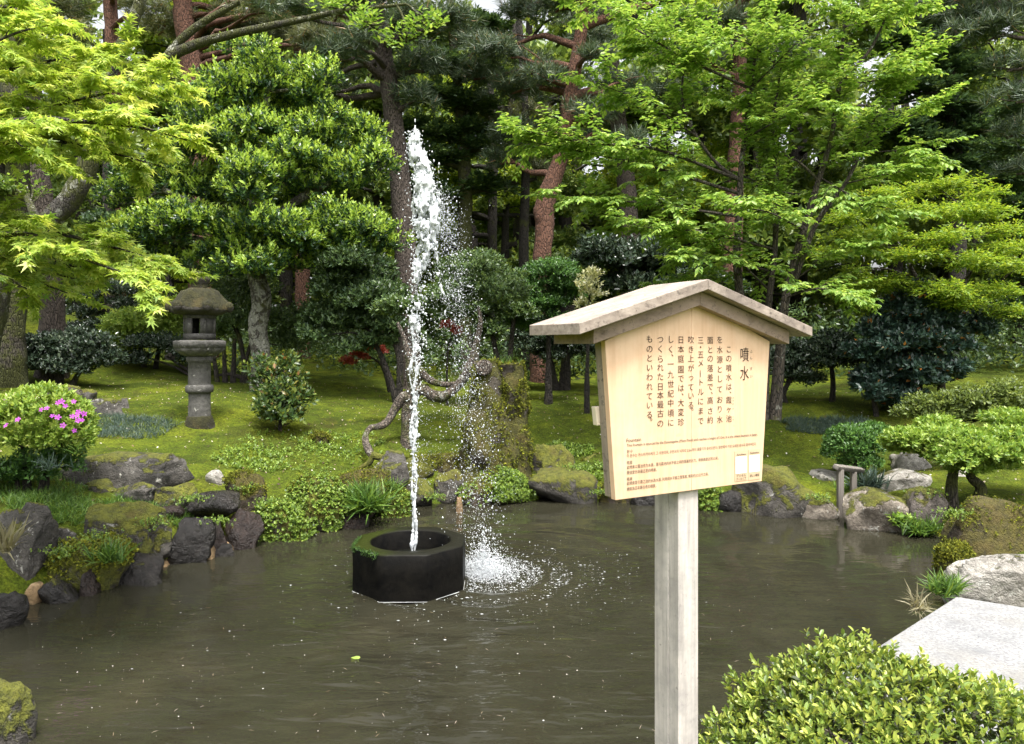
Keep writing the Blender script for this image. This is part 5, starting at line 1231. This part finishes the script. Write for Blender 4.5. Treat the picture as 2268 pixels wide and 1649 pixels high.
# yellow-green maple at the right
mp = []
for x, y, rx, ry, dy in [(1975, 435, 70, 9, .2), (2080, 415, 90, 10, .3), (2150, 435, 80, 10, 0), (1900, 470, 70, 10, 0), (2010, 470, 90, 11, -.3), (2120, 475, 90, 12, -.2), (2200, 500, 60, 10, .1), (1880, 520, 70, 11, .1), (1970, 515, 90, 12, -.4), (2080, 525, 100, 13, -.5), (2190, 545, 75, 12, -.2),
                         (1920, 560, 80, 12, -.2), (2030, 570, 100, 14, -.5), (2150, 585, 90, 14, -.5), (2240, 590, 60, 12, 0), (1890, 600, 60, 11, .2), (1980, 615, 90, 13, -.3), (2090, 635, 100, 15, -.6), (2200, 645, 80, 14, -.4), (1910, 640, 60, 11, .1), (2010, 655, 80, 12, -.2), (2140, 680, 90, 12, -.4), (2250, 690, 60, 14, -.2), (1850, 560, 50, 10, .3), (1860, 660, 50, 10, .2), (1930, 690, 60, 9, .1), (2060, 700, 70, 9, .3)]:
    mp.append((x + rng.normal(0, 14), y + rng.normal(0, 8), rx * rng.uniform(.7, 1.1), ry * .8, dy * 1.6))
plant('green_maple_tree', 'yellow-green maple spread in flat layers above the holly', 'tree', np.array([(2080 - CX) / F * 12, 12, H((2080 - CX) / F * 12, 12)]), mp, 12, 'ygreen', None, stems=[[(2085, 860, 16), (2080, 760, 14), (2060, 680, 11), (2000, 560, 7), (1960, 480, 4)], [(2082, 770, 12), (2120, 660, 9), (2160, 560, 6), (2120, 450, 4)], [(2080, 780, 10), (2170, 680, 8), (2230, 610, 5)]],
      bark='twig', density=170, size=.05, n=6, L=.12, tpl='lance', opn=1.0, zmin=-.8, shell=.2, tint=(.55, .22), upw=.05, depth=1.0, limb_r=.012, planar=True, droop=.15)

# ------------------------------------------------------------------ pines and the wood behind
def tree(name, label, Y, trunk, pads, leaf, bark='bark_pine', limbs=(), **kw):
    X0 = (trunk[0][0] - CX) / F * Y; base = np.array([X0, Y, H(X0, Y)])
    a = dict(density=120, size=.1, n=7, L=.16, limb_r=.04, depth=.8); a.update(kw)
    return plant(name, label, 'tree', base, pads, Y, leaf, None, stems=[trunk] + list(limbs), bark=bark, **a)
PN = dict(tpl='needle', size=.17, n=22, L=.12, opn=1.15, density=34, tint=(.45, .22), jit=.6, zmin=-.6, shell=.3)
def rpads(x0, y0, x1, y1, n, rx, ry, dy=1.0, seed=0):
    r = np.random.default_rng(seed); return [(r.uniform(x0, x1), r.uniform(y0, y1), r.uniform(*rx), r.uniform(*ry), r.uniform(-dy, dy)) for k in range(n)]

tree('pine_tree', 'tall straight grey-barked pine rising behind the water jet', 14.5, [(908, 830, 50), (897, 560, 47), (882, 350, 44), (860, 180, 40), (834, 20, 37), (820, -150, 33), (810, -400, 20)],
     rpads(640, -40, 1010, 250, 14, (55, 95), (18, 32), 1.5, 3) + rpads(700, -300, 980, -60, 8, (60, 100), (20, 40), 1.5, 4), 'pine', 'bark_pine', **PN)
tree('red_pine_tree', 'red pine with curving orange-brown trunk left of the sign roof', 15.5, [(1196, 840, 46), (1197, 640, 40), (1202, 560, 39), (1206, 500, 42), (1204, 465, 44), (1216, 425, 42), (1238, 360, 35), (1256, 280, 33), (1262, 210, 33), (1278, 130, 28), (1288, 50, 28), (1292, -80, 24), (1285, -300, 16)],
     [(1130, 120, 95, 30), (1060, 90, 80, 26, .5), (1210, 170, 70, 26, -.3), (1130, 200, 80, 30, .6), (1050, 170, 60, 24, 1), (1340, 250, 80, 28, -.5), (1400, 320, 70, 24, .4), (1310, 120, 60, 24, -.6), (1150, 300, 70, 26, .5), (1100, 360, 60, 24, .7), (1230, 20, 90, 28, .3), (1380, 180, 80, 26, .6), (1150, 20, 80, 26, .8), (1320, -60, 120, 40), (1200, -150, 120, 40)], 'pine', 'bark_red',
     limbs=[[(1270, 215, 22), (1300, 205, 20), (1330, 208, 12)], [(1285, 60, 24), (1330, 45, 20), (1400, 20, 16), (1450, 10, 10)]], **PN)
tree('red_pine_tree', 'pale-needled pine crown drooping between the jet and the curving red trunk', 17.5, [(1170, 850, 24), (1160, 600, 22), (1165, 300, 18), (1150, 50, 14), (1140, -150, 8)], [(1150, 330, 55, 30), (1120, 270, 50, 26), (1190, 390, 50, 26), (1170, 250, 50, 24), (1110, 310, 40, 20)], 'pinelt', 'bark_dark', **PN)
tree('grey_pine_tree', 'grey pine trunk standing behind the red pine', 18.5, [(1400, 850, 48), (1395, 560, 44), (1385, 380, 40), (1360, 200, 36), (1350, 50, 33), (1345, -150, 28)], rpads(1250, -120, 1500, 330, 10, (60, 100), (20, 32), 1.5, 8), 'pine', 'bark_pine', **PN)
tree('red_pine_tree', 'reddish pine trunk glimpsed through the fresh green leaves', 17.5, [(1625, 850, 46), (1622, 600, 42), (1628, 420, 38), (1635, 250, 34), (1640, 60, 28), (1645, -200, 18)], rpads(1480, -150, 1800, 250, 11, (60, 100), (20, 34), 1.5, 11), 'pine', 'bark_red', **PN)
tree('red_pine_tree', 'red-brown pine trunk above the layered evergreen', 17, [(455, 850, 60), (440, 500, 56), (428, 160, 50), (410, 60, 44), (398, -60, 38), (390, -250, 26)], rpads(330, -60, 720, 120, 12, (55, 95), (18, 30), 1.5, 13) + rpads(330, -300, 640, -80, 7, (60, 100), (22, 40), 1.5, 14), 'pinelt', 'bark_red', **PN)
tree('red_pine_tree', 'thin red pine trunk behind the top of the layered evergreen', 19, [(672, 850, 34), (668, 500, 32), (665, 180, 28), (660, 20, 24), (655, -200, 16)], rpads(560, -150, 800, 130, 9, (55, 90), (18, 30), 1.5, 16), 'pinelt', 'bark_red', **PN)
tree('pine_tree', 'stout brown pine trunk standing left of the lantern', 13.2, [(118, 770, 56), (112, 640, 50), (100, 500, 48), (82, 380, 46), (62, 200, 42), (40, 0, 38), (20, -250, 26)], rpads(-120, -120, 330, 110, 12, (60, 100), (20, 32), 1.4, 18), 'pinelt', 'bark_pine', **PN)
tree('red_pine_tree', 'dark red pine trunk near the upper corner above the maple', 18, [(262, 820, 40), (255, 400, 36), (250, 120, 32), (245, 20, 28), (235, -200, 18)], rpads(150, -150, 350, 60, 6, (50, 80), (18, 28), 1.2, 20), 'pinelt', 'bark_red', **PN)
tree('pine_tree', 'far pine trunk right of the lantern roof line', 17, [(246, 740, 30), (246, 640, 28), (240, 400, 24), (238, 200, 18)], rpads(180, 380, 330, 560, 5, (35, 60), (16, 26), 1, 21), 'fir', 'bark_dark')
tree('dark_tree', 'thin dark trunk standing behind the lantern finial', 16, [(376, 720, 20), (376, 600, 18), (380, 450, 14)], rpads(330, 500, 450, 640, 5, (35, 60), (16, 28), 1, 22), 'shrub', 'bark_dark')
tree('pine_tree', 'drooping pine crown hanging in from the upper right corner', 13, [(2420, 900, 60), (2400, 500, 52), (2380, 150, 44), (2360, -150, 36)], [(2190, 80, 80, 30), (2230, 150, 70, 28), (2250, 220, 60, 28, -.3), (2150, 40, 80, 26, .4), (2240, 20, 80, 28), (2230, 300, 50, 24, .3), (2080, 20, 60, 20, .6), (2200, -60, 110, 36), (2250, 380, 50, 22, .5)], 'pine', 'bark_pine', **PN)
tree('fir_tree', 'dark fir standing at the right behind the fresh green tree', 17.5, [(2120, 820, 40), (2120, 500, 34), (2110, 200, 26), (2105, -100, 14)], [(2050, 120, 80, 18), (2140, 160, 80, 18), (2020, 200, 80, 18), (2110, 250, 90, 18), (2180, 290, 80, 18), (2010, 290, 80, 18), (2080, 330, 90, 18), (2160, 370, 90, 20), (2040, 390, 80, 18), (2230, 420, 80, 20), (2060, 50, 70, 18), (2130, -20, 90, 24), (1990, 100, 60, 16)], 'fir', 'bark_dark', density=100, size=.1, n=9, L=.22, tint=(.4, .25), upw=.1, planar=True)
tree('fir_tree', 'dark layered fir at the right edge above the yellow-green maple', 15, [(2330, 860, 40), (2320, 500, 34), (2310, 200, 24)], [(2240, 470, 70, 18), (2200, 400, 70, 16), (2260, 540, 60, 18), (2230, 330, 60, 18), (2260, 250, 50, 18), (2250, 620, 50, 18), (2260, 700, 60, 30)], 'fir', 'bark_dark', density=150, size=.085, n=9, L=.2, upw=.1, planar=True)
tree('fir_tree', 'dark fir with drooping tiers between the straight pine and the red pine', 17, [(1030, 850, 34), (1028, 600, 32), (1030, 400, 30), (1020, 250, 24), (1000, 60, 18), (990, -120, 10)],
     [(960, 220, 80, 18), (1040, 240, 75, 18), (930, 290, 65, 18), (1010, 300, 80, 18), (960, 360, 70, 18), (1070, 330, 60, 18), (980, 150, 70, 16), (1060, 160, 60, 16), (1080, 420, 60, 20), (960, 60, 90, 22), (1060, 60, 70, 20), (960, 430, 60, 20)], 'fir', 'bark_moss', density=120, size=.09, n=9, L=.2, tint=(.5, .25), upw=.1, planar=True)
# mossy leaning trunk and grey cherry limb at the left
tree('cherry_tree', 'old cherry with a leaning mossy trunk and a long grey lichened limb', 11, [(-60, 820, 85), (-20, 640, 80), (30, 560, 66), (110, 490, 52), (170, 420, 46), (205, 330, 40), (225, 200, 34), (290, 60, 26), (330, -60, 20)], [(60, 420, 60, 20, .8, .35), (150, 380, 50, 18, .8, .35), (820, 60, 60, 14, -.3, .35), (900, 90, 60, 14, -.3, .35), (760, 20, 60, 14, 0, .3), (950, 60, 45, 12, -.3, .3)], 'zelkova', 'bark_cherry',
     limbs=[[(215, 300, 30), (290, 230, 26), (340, 150, 25), (420, 105, 22), (520, 75, 19), (640, 50, 15), (760, 25, 11), (900, 10, 7)], [(350, 150, 20), (400, 90, 18), (450, 50, 15), (530, 5, 12)]], size=.08, density=110, planar=True, droop=.3, n=5)
tree('mossy_tree', 'moss-covered trunk at the far left behind the maple', 12, [(20, 760, 62), (28, 600, 56), (38, 450, 50), (36, 330, 46), (20, 150, 40), (-10, -60, 32)], [(-20, 350, 60, 25), (60, 330, 60, 24), (20, 430, 50, 22), (-30, 500, 60, 25), (70, 520, 50, 20)], 'wood', 'bark_moss', density=130)
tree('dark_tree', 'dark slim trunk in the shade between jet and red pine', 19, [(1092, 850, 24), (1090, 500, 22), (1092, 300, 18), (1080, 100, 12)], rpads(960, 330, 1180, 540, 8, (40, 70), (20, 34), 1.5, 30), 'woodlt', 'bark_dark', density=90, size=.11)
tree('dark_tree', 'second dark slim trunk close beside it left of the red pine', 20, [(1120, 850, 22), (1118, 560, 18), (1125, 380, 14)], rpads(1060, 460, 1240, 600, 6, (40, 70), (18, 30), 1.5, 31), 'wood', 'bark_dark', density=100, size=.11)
# broadleaf wood behind, one tree after another
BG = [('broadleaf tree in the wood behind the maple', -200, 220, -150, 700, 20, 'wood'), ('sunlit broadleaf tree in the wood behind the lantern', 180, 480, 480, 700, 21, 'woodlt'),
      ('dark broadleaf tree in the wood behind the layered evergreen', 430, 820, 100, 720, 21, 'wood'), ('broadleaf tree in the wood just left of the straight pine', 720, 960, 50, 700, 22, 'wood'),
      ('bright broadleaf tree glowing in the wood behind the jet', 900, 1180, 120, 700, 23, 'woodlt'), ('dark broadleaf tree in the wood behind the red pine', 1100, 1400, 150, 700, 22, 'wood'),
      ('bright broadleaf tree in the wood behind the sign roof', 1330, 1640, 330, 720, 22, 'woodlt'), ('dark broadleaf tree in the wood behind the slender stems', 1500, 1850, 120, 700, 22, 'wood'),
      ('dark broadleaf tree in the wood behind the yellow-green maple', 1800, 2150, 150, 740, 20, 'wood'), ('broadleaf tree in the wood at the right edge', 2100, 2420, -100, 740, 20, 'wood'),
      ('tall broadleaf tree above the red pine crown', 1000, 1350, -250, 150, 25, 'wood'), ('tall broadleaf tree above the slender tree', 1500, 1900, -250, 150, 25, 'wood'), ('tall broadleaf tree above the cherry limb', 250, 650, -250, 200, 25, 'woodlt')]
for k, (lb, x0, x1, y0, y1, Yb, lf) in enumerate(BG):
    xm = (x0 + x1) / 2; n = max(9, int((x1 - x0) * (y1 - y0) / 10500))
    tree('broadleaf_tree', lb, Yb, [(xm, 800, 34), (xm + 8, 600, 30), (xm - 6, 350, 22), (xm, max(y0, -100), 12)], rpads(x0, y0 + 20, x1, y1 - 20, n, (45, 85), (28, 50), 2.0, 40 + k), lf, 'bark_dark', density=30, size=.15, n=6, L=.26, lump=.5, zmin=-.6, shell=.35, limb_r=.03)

def copy_tree(src, loc, rz, scl, label, group):
    r = src.copy(); link(r); r.location = loc; r.rotation_euler = (0, 0, rz); r.scale = (scl, scl, scl); r['label'] = label; r['group'] = group
    for ch in list(src.children):
        c = ch.copy(); link(c, r)
srcs = [o for o in bpy.data.objects if o.name.startswith('broadleaf_tree')]; r3 = np.random.default_rng(5)
for k in range(26):
    Y = [23.5, 27, 31][k % 3] + r3.uniform(-1, 1); px_ = -250 + (k + .5) / 26 * 2800 + r3.uniform(-60, 60); X = (px_ - CX) / F * Y
    s_ = srcs[[0, 3, 7, 9, 2, 5, 8, 4][k % 8]]
    copy_tree(s_, (X, Y, H(X, Y)), r3.uniform(0, 6.28), r3.uniform(1.15, 1.6), 'broadleaf tree deep in the wood behind the pines, only its crown showing in gaps', 'trees deep in the wood')

# low dark undergrowth and the far wood
K = 14000; Yv = rng.uniform(24, 34, K); Xv = (rng.uniform(-500, 2800, K) - CX) / F * Yv
tp = 5.0 + 3.2 * vn(np.stack([Xv * .35, Yv * .35, Xv * 0], 1), 77) + 1.2 * rng.random(K)
P = np.stack([Xv, Yv, 2.2 + rng.random(K) ** 1.3 * np.maximum(.6, tp)], 1); D = rng.normal(size=(K, 3)) + np.array([0, 0, .5])
V, Fc, ti = leaf_geo(P, D, .35, 4, .36, 'lance', 1.1, tint=(.4, .25), jit=.6)
tag(mesh_np('far_wood', V, Fc, LM['wood'], tint=ti), 'far wood closing the view behind the garden trees', 'woods', kind='stuff')
K = 6500; Yv = rng.uniform(14.5, 21, K); pv = rng.uniform(-350, 2600, K); k = (pv > 330) | (Yv > 20); Yv = Yv[k]; Xv = (pv[k] - CX) / F * Yv
qv = vn(np.stack([Xv * .5, Yv * .5, Xv * 0 + 3], 1), 91)
P = np.stack([Xv, Yv, hgt(Xv, Yv) + rng.random(len(Xv)) * np.maximum(.15, .75 + 1.0 * qv)], 1); D = np.stack([rng.normal(0, .6, len(Xv)), rng.normal(0, .6, len(Xv)), np.ones(len(Xv))], 1)
V, Fc, ti = leaf_geo(P, D, .2, 6, .11, 'lance', 1.1, tint=(.35, .22), jit=.5)
tag(mesh_np('undergrowth', V, Fc, LM['shrub'], tint=ti), 'low dark undergrowth under the wood behind the shrubs', 'undergrowth', kind='stuff')

# ------------------------------------------------------------------ foreground bush
FB = np.array([1.27, 2.50, .33]); root = empty('azalea_bush', FB); tag(root, 'rounded azalea bush with upright yellow-green leaves in the lower corner, nearest plant', 'shrub')
g = Geo()
for k in range(26):
    a_ = rng.uniform(0, 6.28); e = FB + np.array([math.cos(a_) * rng.uniform(.15, .45), math.sin(a_) * rng.uniform(.1, .38), rng.uniform(.25, .45)]); bezier_limb(g, FB + np.array([rng.normal(0, .06), rng.normal(0, .06), -.05]), e, .011, .003, k, .1, 5, 8)
g.build('trunk', M['twig'], root)
C0 = FB + np.array([0, 0, .02]); RR = np.array([.585, .46, .46])
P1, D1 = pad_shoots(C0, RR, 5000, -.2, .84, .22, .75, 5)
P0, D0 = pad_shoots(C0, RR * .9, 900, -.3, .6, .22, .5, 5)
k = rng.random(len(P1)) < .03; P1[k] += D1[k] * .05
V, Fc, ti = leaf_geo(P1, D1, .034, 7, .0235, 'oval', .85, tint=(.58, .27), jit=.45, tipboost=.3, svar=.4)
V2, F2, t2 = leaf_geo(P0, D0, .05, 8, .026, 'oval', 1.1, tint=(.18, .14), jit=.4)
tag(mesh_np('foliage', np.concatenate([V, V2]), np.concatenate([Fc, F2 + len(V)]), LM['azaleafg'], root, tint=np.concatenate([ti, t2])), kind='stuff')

# ------------------------------------------------------------------ leaf carpets on rocks, grass tufts, ground cover
def carpet(label, n, size, name='leaf_cover', leaf='cover', zmin=-.4, only=None):
    o = next(x for x in bpy.data.objects if x.get('label') == label); c, r = ROCKS[label]
    me = o.data; co = np.zeros(len(me.vertices) * 3, np.float32); me.vertices.foreach_get('co', co); co = co.reshape(-1, 3); nr = np.zeros(len(me.vertices) * 3, np.float32); me.vertices.foreach_get('normal', nr); nr = nr.reshape(-1, 3)
    ok = np.where(nr[:, 2] > zmin)[0]; k = rng.choice(ok, n); P = co[k] + np.array(o.location) + rng.normal(0, size * .6, (n, 3)); D = nr[k] * .8 + np.array([0, 0, .5]) + rng.normal(0, .3, (n, 3))
    V, Fc, ti = leaf_geo(P, D, size * .8, 5, size, 'round', 1.1, tint=(.55, .25), jit=.4)
    tag(mesh_np(name, V, Fc, LM[leaf], o, tint=ti), kind='stuff')
carpet('boulder carpeted with tiny light green leaves above the water', 2200, .022); carpet('taller boulder carpeted with tiny leaves beside a grass tuft', 2200, .022)
carpet('leafy green hump at the water just beyond the basin', 1200, .02); carpet('leafy mossy rock just past the sign post', 700, .03)
carpet('low moss-covered hump sloping down beside the fern', 900, .018, leaf='mossb', zmin=0); carpet('hump of fine moss at the corner of the mossy block', 900, .014, leaf='mossb', zmin=-.2)
carpet('low brownish mossy stone at the foot of the stump', 500, .022)

def tuft(label, px_, py_, hpx, n, spread, leaf='grass', cat='grass', name='grass_tuft', Y=None, z=None, tpl='blade', opn=.5, ls=1.0, sl=.15, nl=4):
    b_ = gp(px_, py_) if Y is None else at(px_, py_, Y); hh = hpx * b_[1] / F
    P = b_ + np.stack([rng.normal(0, spread * b_[1] / F, n), rng.normal(0, spread * .6 * b_[1] / F, n), np.zeros(n)], 1); D = np.stack([rng.normal(0, .45, n), rng.normal(-.15, .4, n), np.ones(n)], 1)
    V, Fc, ti = leaf_geo(P, D, hh * sl, nl, hh * ls, tpl, opn, droop=.25, tint=(.5, .22), svar=.4, jit=.5)
    root = mesh_np(name, V, Fc, LM[leaf], tint=ti, loc=b_); tag(root, label, cat); return root
tuft('bright grass tuft hanging over the water left of the basin', 810, 1135, 60, 90, 15, Y=7.95, nl=7)
tuft('fern-like grass growing out of the mossy hump', 245, 1245, 46, 26, 12, Y=5.75, nl=6)
tuft('arching pale grass blades in front of the tall grey boulder', 15, 1225, 70, 10, 8, leaf='dry', Y=4.95)
tuft('grass spray between purplish rock and mossy block', 2045, 1185, 40, 60, 14, Y=7.52, nl=6)
tuft('green leafy sprig sprouting from the tan boulder at the water', 2000, 1165, 34, 30, 14, leaf='zelkova', tpl='lance', Y=7.6, opn=1.0, cat='plant', name='leafy_sprig', ls=.34, sl=.8, nl=8)
tuft('grass clump at the foot of the wooden stand', 1905, 1092, 30, 110, 20, Y=8.8, nl=6)
tuft('grey-green grass clump left of the whitish oval rock', 1925, 1085, 40, 60, 12, leaf='blue', Y=8.65)
tuft('grass fringe growing along the granite slab corner', 2095, 1315, 42, 60, 16, Y=4.75, nl=6)
tuft('yellowish grass stems leaning over the water by the slab', 2040, 1350, 45, 14, 12, leaf='dry', Y=4.6, opn=.9)
tuft('strappy leaves at the foot of the flowering azalea', 120, 1040, 34, 14, 14, leaf='blue', Y=6.6)
tuft('bright grass at the edge of the flowering azalea', 165, 1005, 30, 60, 12, Y=6.75)
tuft('small ferns on the bank near the grass tuft', 860, 1085, 25, 40, 10, Y=8.4, cat='fern', name='fern')

def scatter(name, label, cat, region, n, leaf, size, tpl, nl, L, opn, tint, zoff=0.0, jit=.5):
    x0, y0, x1, y1 = region; P = []
    X = rng.uniform(x0, x1, n); Y = rng.uniform(y0, y1, n); s = pond_sd(X, Y); k = s > .12; X, Y = X[k], Y[k]
    P = np.stack([X, Y, hgt(X, Y) + zoff], 1); D = np.stack([rng.normal(0, .4, len(X)), rng.normal(-.1, .4, len(X)), np.ones(len(X))], 1)
    V, Fc, ti = leaf_geo(P, D, L, nl, size, tpl, opn, tint=tint, jit=jit, svar=.45); return tag(mesh_np(name, V, Fc, LM[leaf], tint=ti), label, cat, kind='stuff')
scatter('moss_blades', 'short moss blades all over the garden lawn', 'moss', (-8, 5.5, 7, 12.5), 12000, 'mossb', .035, 'blade', 3, .008, .8, (.5, .28))
scatter('needle_litter', 'brown needles and leaf crumbs strewn over the moss lawn', 'leaf litter', (-8, 6.5, 8, 14), 2600, 'litter', .03, 'lance', 1, .002, 1.5, (.4, .3), .01)
scatter('fallen_bits', 'tiny pale leaf bits fallen on the moss lawn', 'leaf litter', (-8, 7, 7, 14), 1600, 'petal', .02, 'round', 1, .002, 1.5, (.5, .3), .012)
def patch(label, pxs, n, leaf, size, tpl='blade', opn=.6, cat='ground cover', name='ground_cover', nl=4, L=.02):
    W = []
    for (cx_, cy_, rx, ry) in pxs:
        m_ = n // len(pxs); c_ = gp(cx_, cy_); y0_ = gp(cx_, cy_ + ry)[1]; y1_ = min(gp(cx_, cy_ - ry)[1], c_[1] + 3.0); a_ = rng.uniform(0, 6.28, m_); q = np.sqrt(rng.random(m_)) * (1 + .3 * vn(np.stack([np.cos(a_) * 2, np.sin(a_) * 2, a_ * 0], 1), 5))
        ym = (y0_ + y1_) / 2; W.append(np.stack([(cx_ - CX) / F * ym + rx * ym / F * q * np.cos(a_), ym + (y1_ - y0_) / 2 * q * np.sin(a_)], 1))
    W = np.concatenate(W)
    k = pond_sd(W[:, 0], W[:, 1]) > .08; W = W[k]; Z = hgt(W[:, 0], W[:, 1]); PP = np.column_stack([W, Z]); D = np.stack([rng.normal(0, .5, len(W)), rng.normal(-.1, .5, len(W)), np.ones(len(W))], 1)
    V, Fc, ti = leaf_geo(PP, D, L, nl, size, tpl, opn, tint=(.5, .22), jit=.5, droop=.15, svar=.4); tag(mesh_np(name, V, Fc, LM[leaf], tint=ti), label, cat, kind='stuff')
patch('blue-green dwarf grass spreading on the lawn left of the lantern', [(250, 950, 110, 28)], 1300, 'blue', .07)
patch('blue-green dwarf grass on the lawn below the holly', [(1830, 945, 90, 20)], 1300, 'blue', .07)
patch('mixed grass and clover on the bank beside the tall grey boulder', [(60, 1080, 110, 60), (120, 1130, 80, 40), (330, 1130, 80, 30)], 2400, 'grass', .07)
patch('feathery weeds on the bank above the leafy boulders', [(650, 1010, 130, 40), (560, 1020, 80, 30), (750, 990, 90, 30)], 700, 'cover', .035, 'lance', 1.0, nl=5, L=.05)
patch('low weeds between the rocks right of the stump', [(1300, 1060, 60, 30), (1260, 1000, 50, 15)], 500, 'cover', .04, 'lance', 1.0, nl=5, L=.04)

def moss_fuzz(o, n, size, leaf='mossb', zmin=.1):
    me = o.data; co = np.zeros(len(me.vertices) * 3, np.float32); me.vertices.foreach_get('co', co); co = co.reshape(-1, 3); nr = np.zeros(len(me.vertices) * 3, np.float32); me.vertices.foreach_get('normal', nr); nr = nr.reshape(-1, 3)
    off = np.array(o.matrix_world.translation) if o.parent is None else np.array(o.parent.location)
    if o.parent is None: off = np.array(o.location)
    q = fbm((co + off) * 4.5, 61, 2) + .5 * nr[:, 2]; ok = np.where((nr[:, 2] > zmin) & (q > .05))[0]
    if len(ok) < 20: return
    k = rng.choice(ok, n); P = co[k] + off + rng.normal(0, .012, (n, 3)); D = nr[k] + rng.normal(0, .4, (n, 3))
    V, Fc, ti = leaf_geo(P, D, .006, 3, size, 'lance', .9, tint=(.42, .25), jit=.6, svar=.5)
    tag(mesh_np('moss', V, Fc, LM[leaf], o, tint=ti) if o.parent is None else mesh_np('moss', V, Fc, LM[leaf], o.parent, tint=ti), kind='stuff')
for o in list(bpy.data.objects):
    if o.name.startswith('rock') and o.type == 'MESH' and o.data.materials and o.data.materials[0].name in ('rock_moss', 'rock_brown_moss'):
        moss_fuzz(o, 900, .02)
    if o.name.startswith('trunk') and o.type == 'MESH' and o.data.materials[0].name == 'stump_moss': moss_fuzz(o, 5000, .03, zmin=-.6)


PP = []
for cx_, cy_, Yw in [(330, 1150, 6.3), (205, 1182, 6.0), (470, 1148, 6.75), (590, 1105, 7.5), (540, 1075, 7.6), (700, 1050, 8.0), (960, 1095, 8.8), (1150, 1085, 9.0), (1330, 1085, 9.0), (1560, 1072, 8.7), (1690, 1045, 8.6), (1820, 1095, 8.2), (2065, 1085, 7.6), (2120, 1130, 6.6), (130, 1215, 5.75), (420, 1100, 7.0), (790, 1075, 8.1), (1270, 1030, 9.4)]:
    c_ = at(cx_, cy_, Yw); gz = H(c_[0], c_[1]); PP.append(np.stack([rng.normal(c_[0], .08, 70), rng.normal(c_[1] + .05, .06, 70), max(c_[2] - .05, gz) + rng.normal(0, .02, 70)], 1))
PP = np.concatenate(PP); V, Fc, ti = leaf_geo(PP, np.stack([rng.normal(0, .5, len(PP)), rng.normal(-.3, .4, len(PP)), np.ones(len(PP))], 1), .03, 5, .016, 'round', 1.0, tint=(.42, .25), jit=.5)
tag(mesh_np('bank_weeds', V, Fc, LM['cover'], tint=ti), 'small round-leaved weeds sprouting between the bank rocks', 'weeds', kind='stuff')
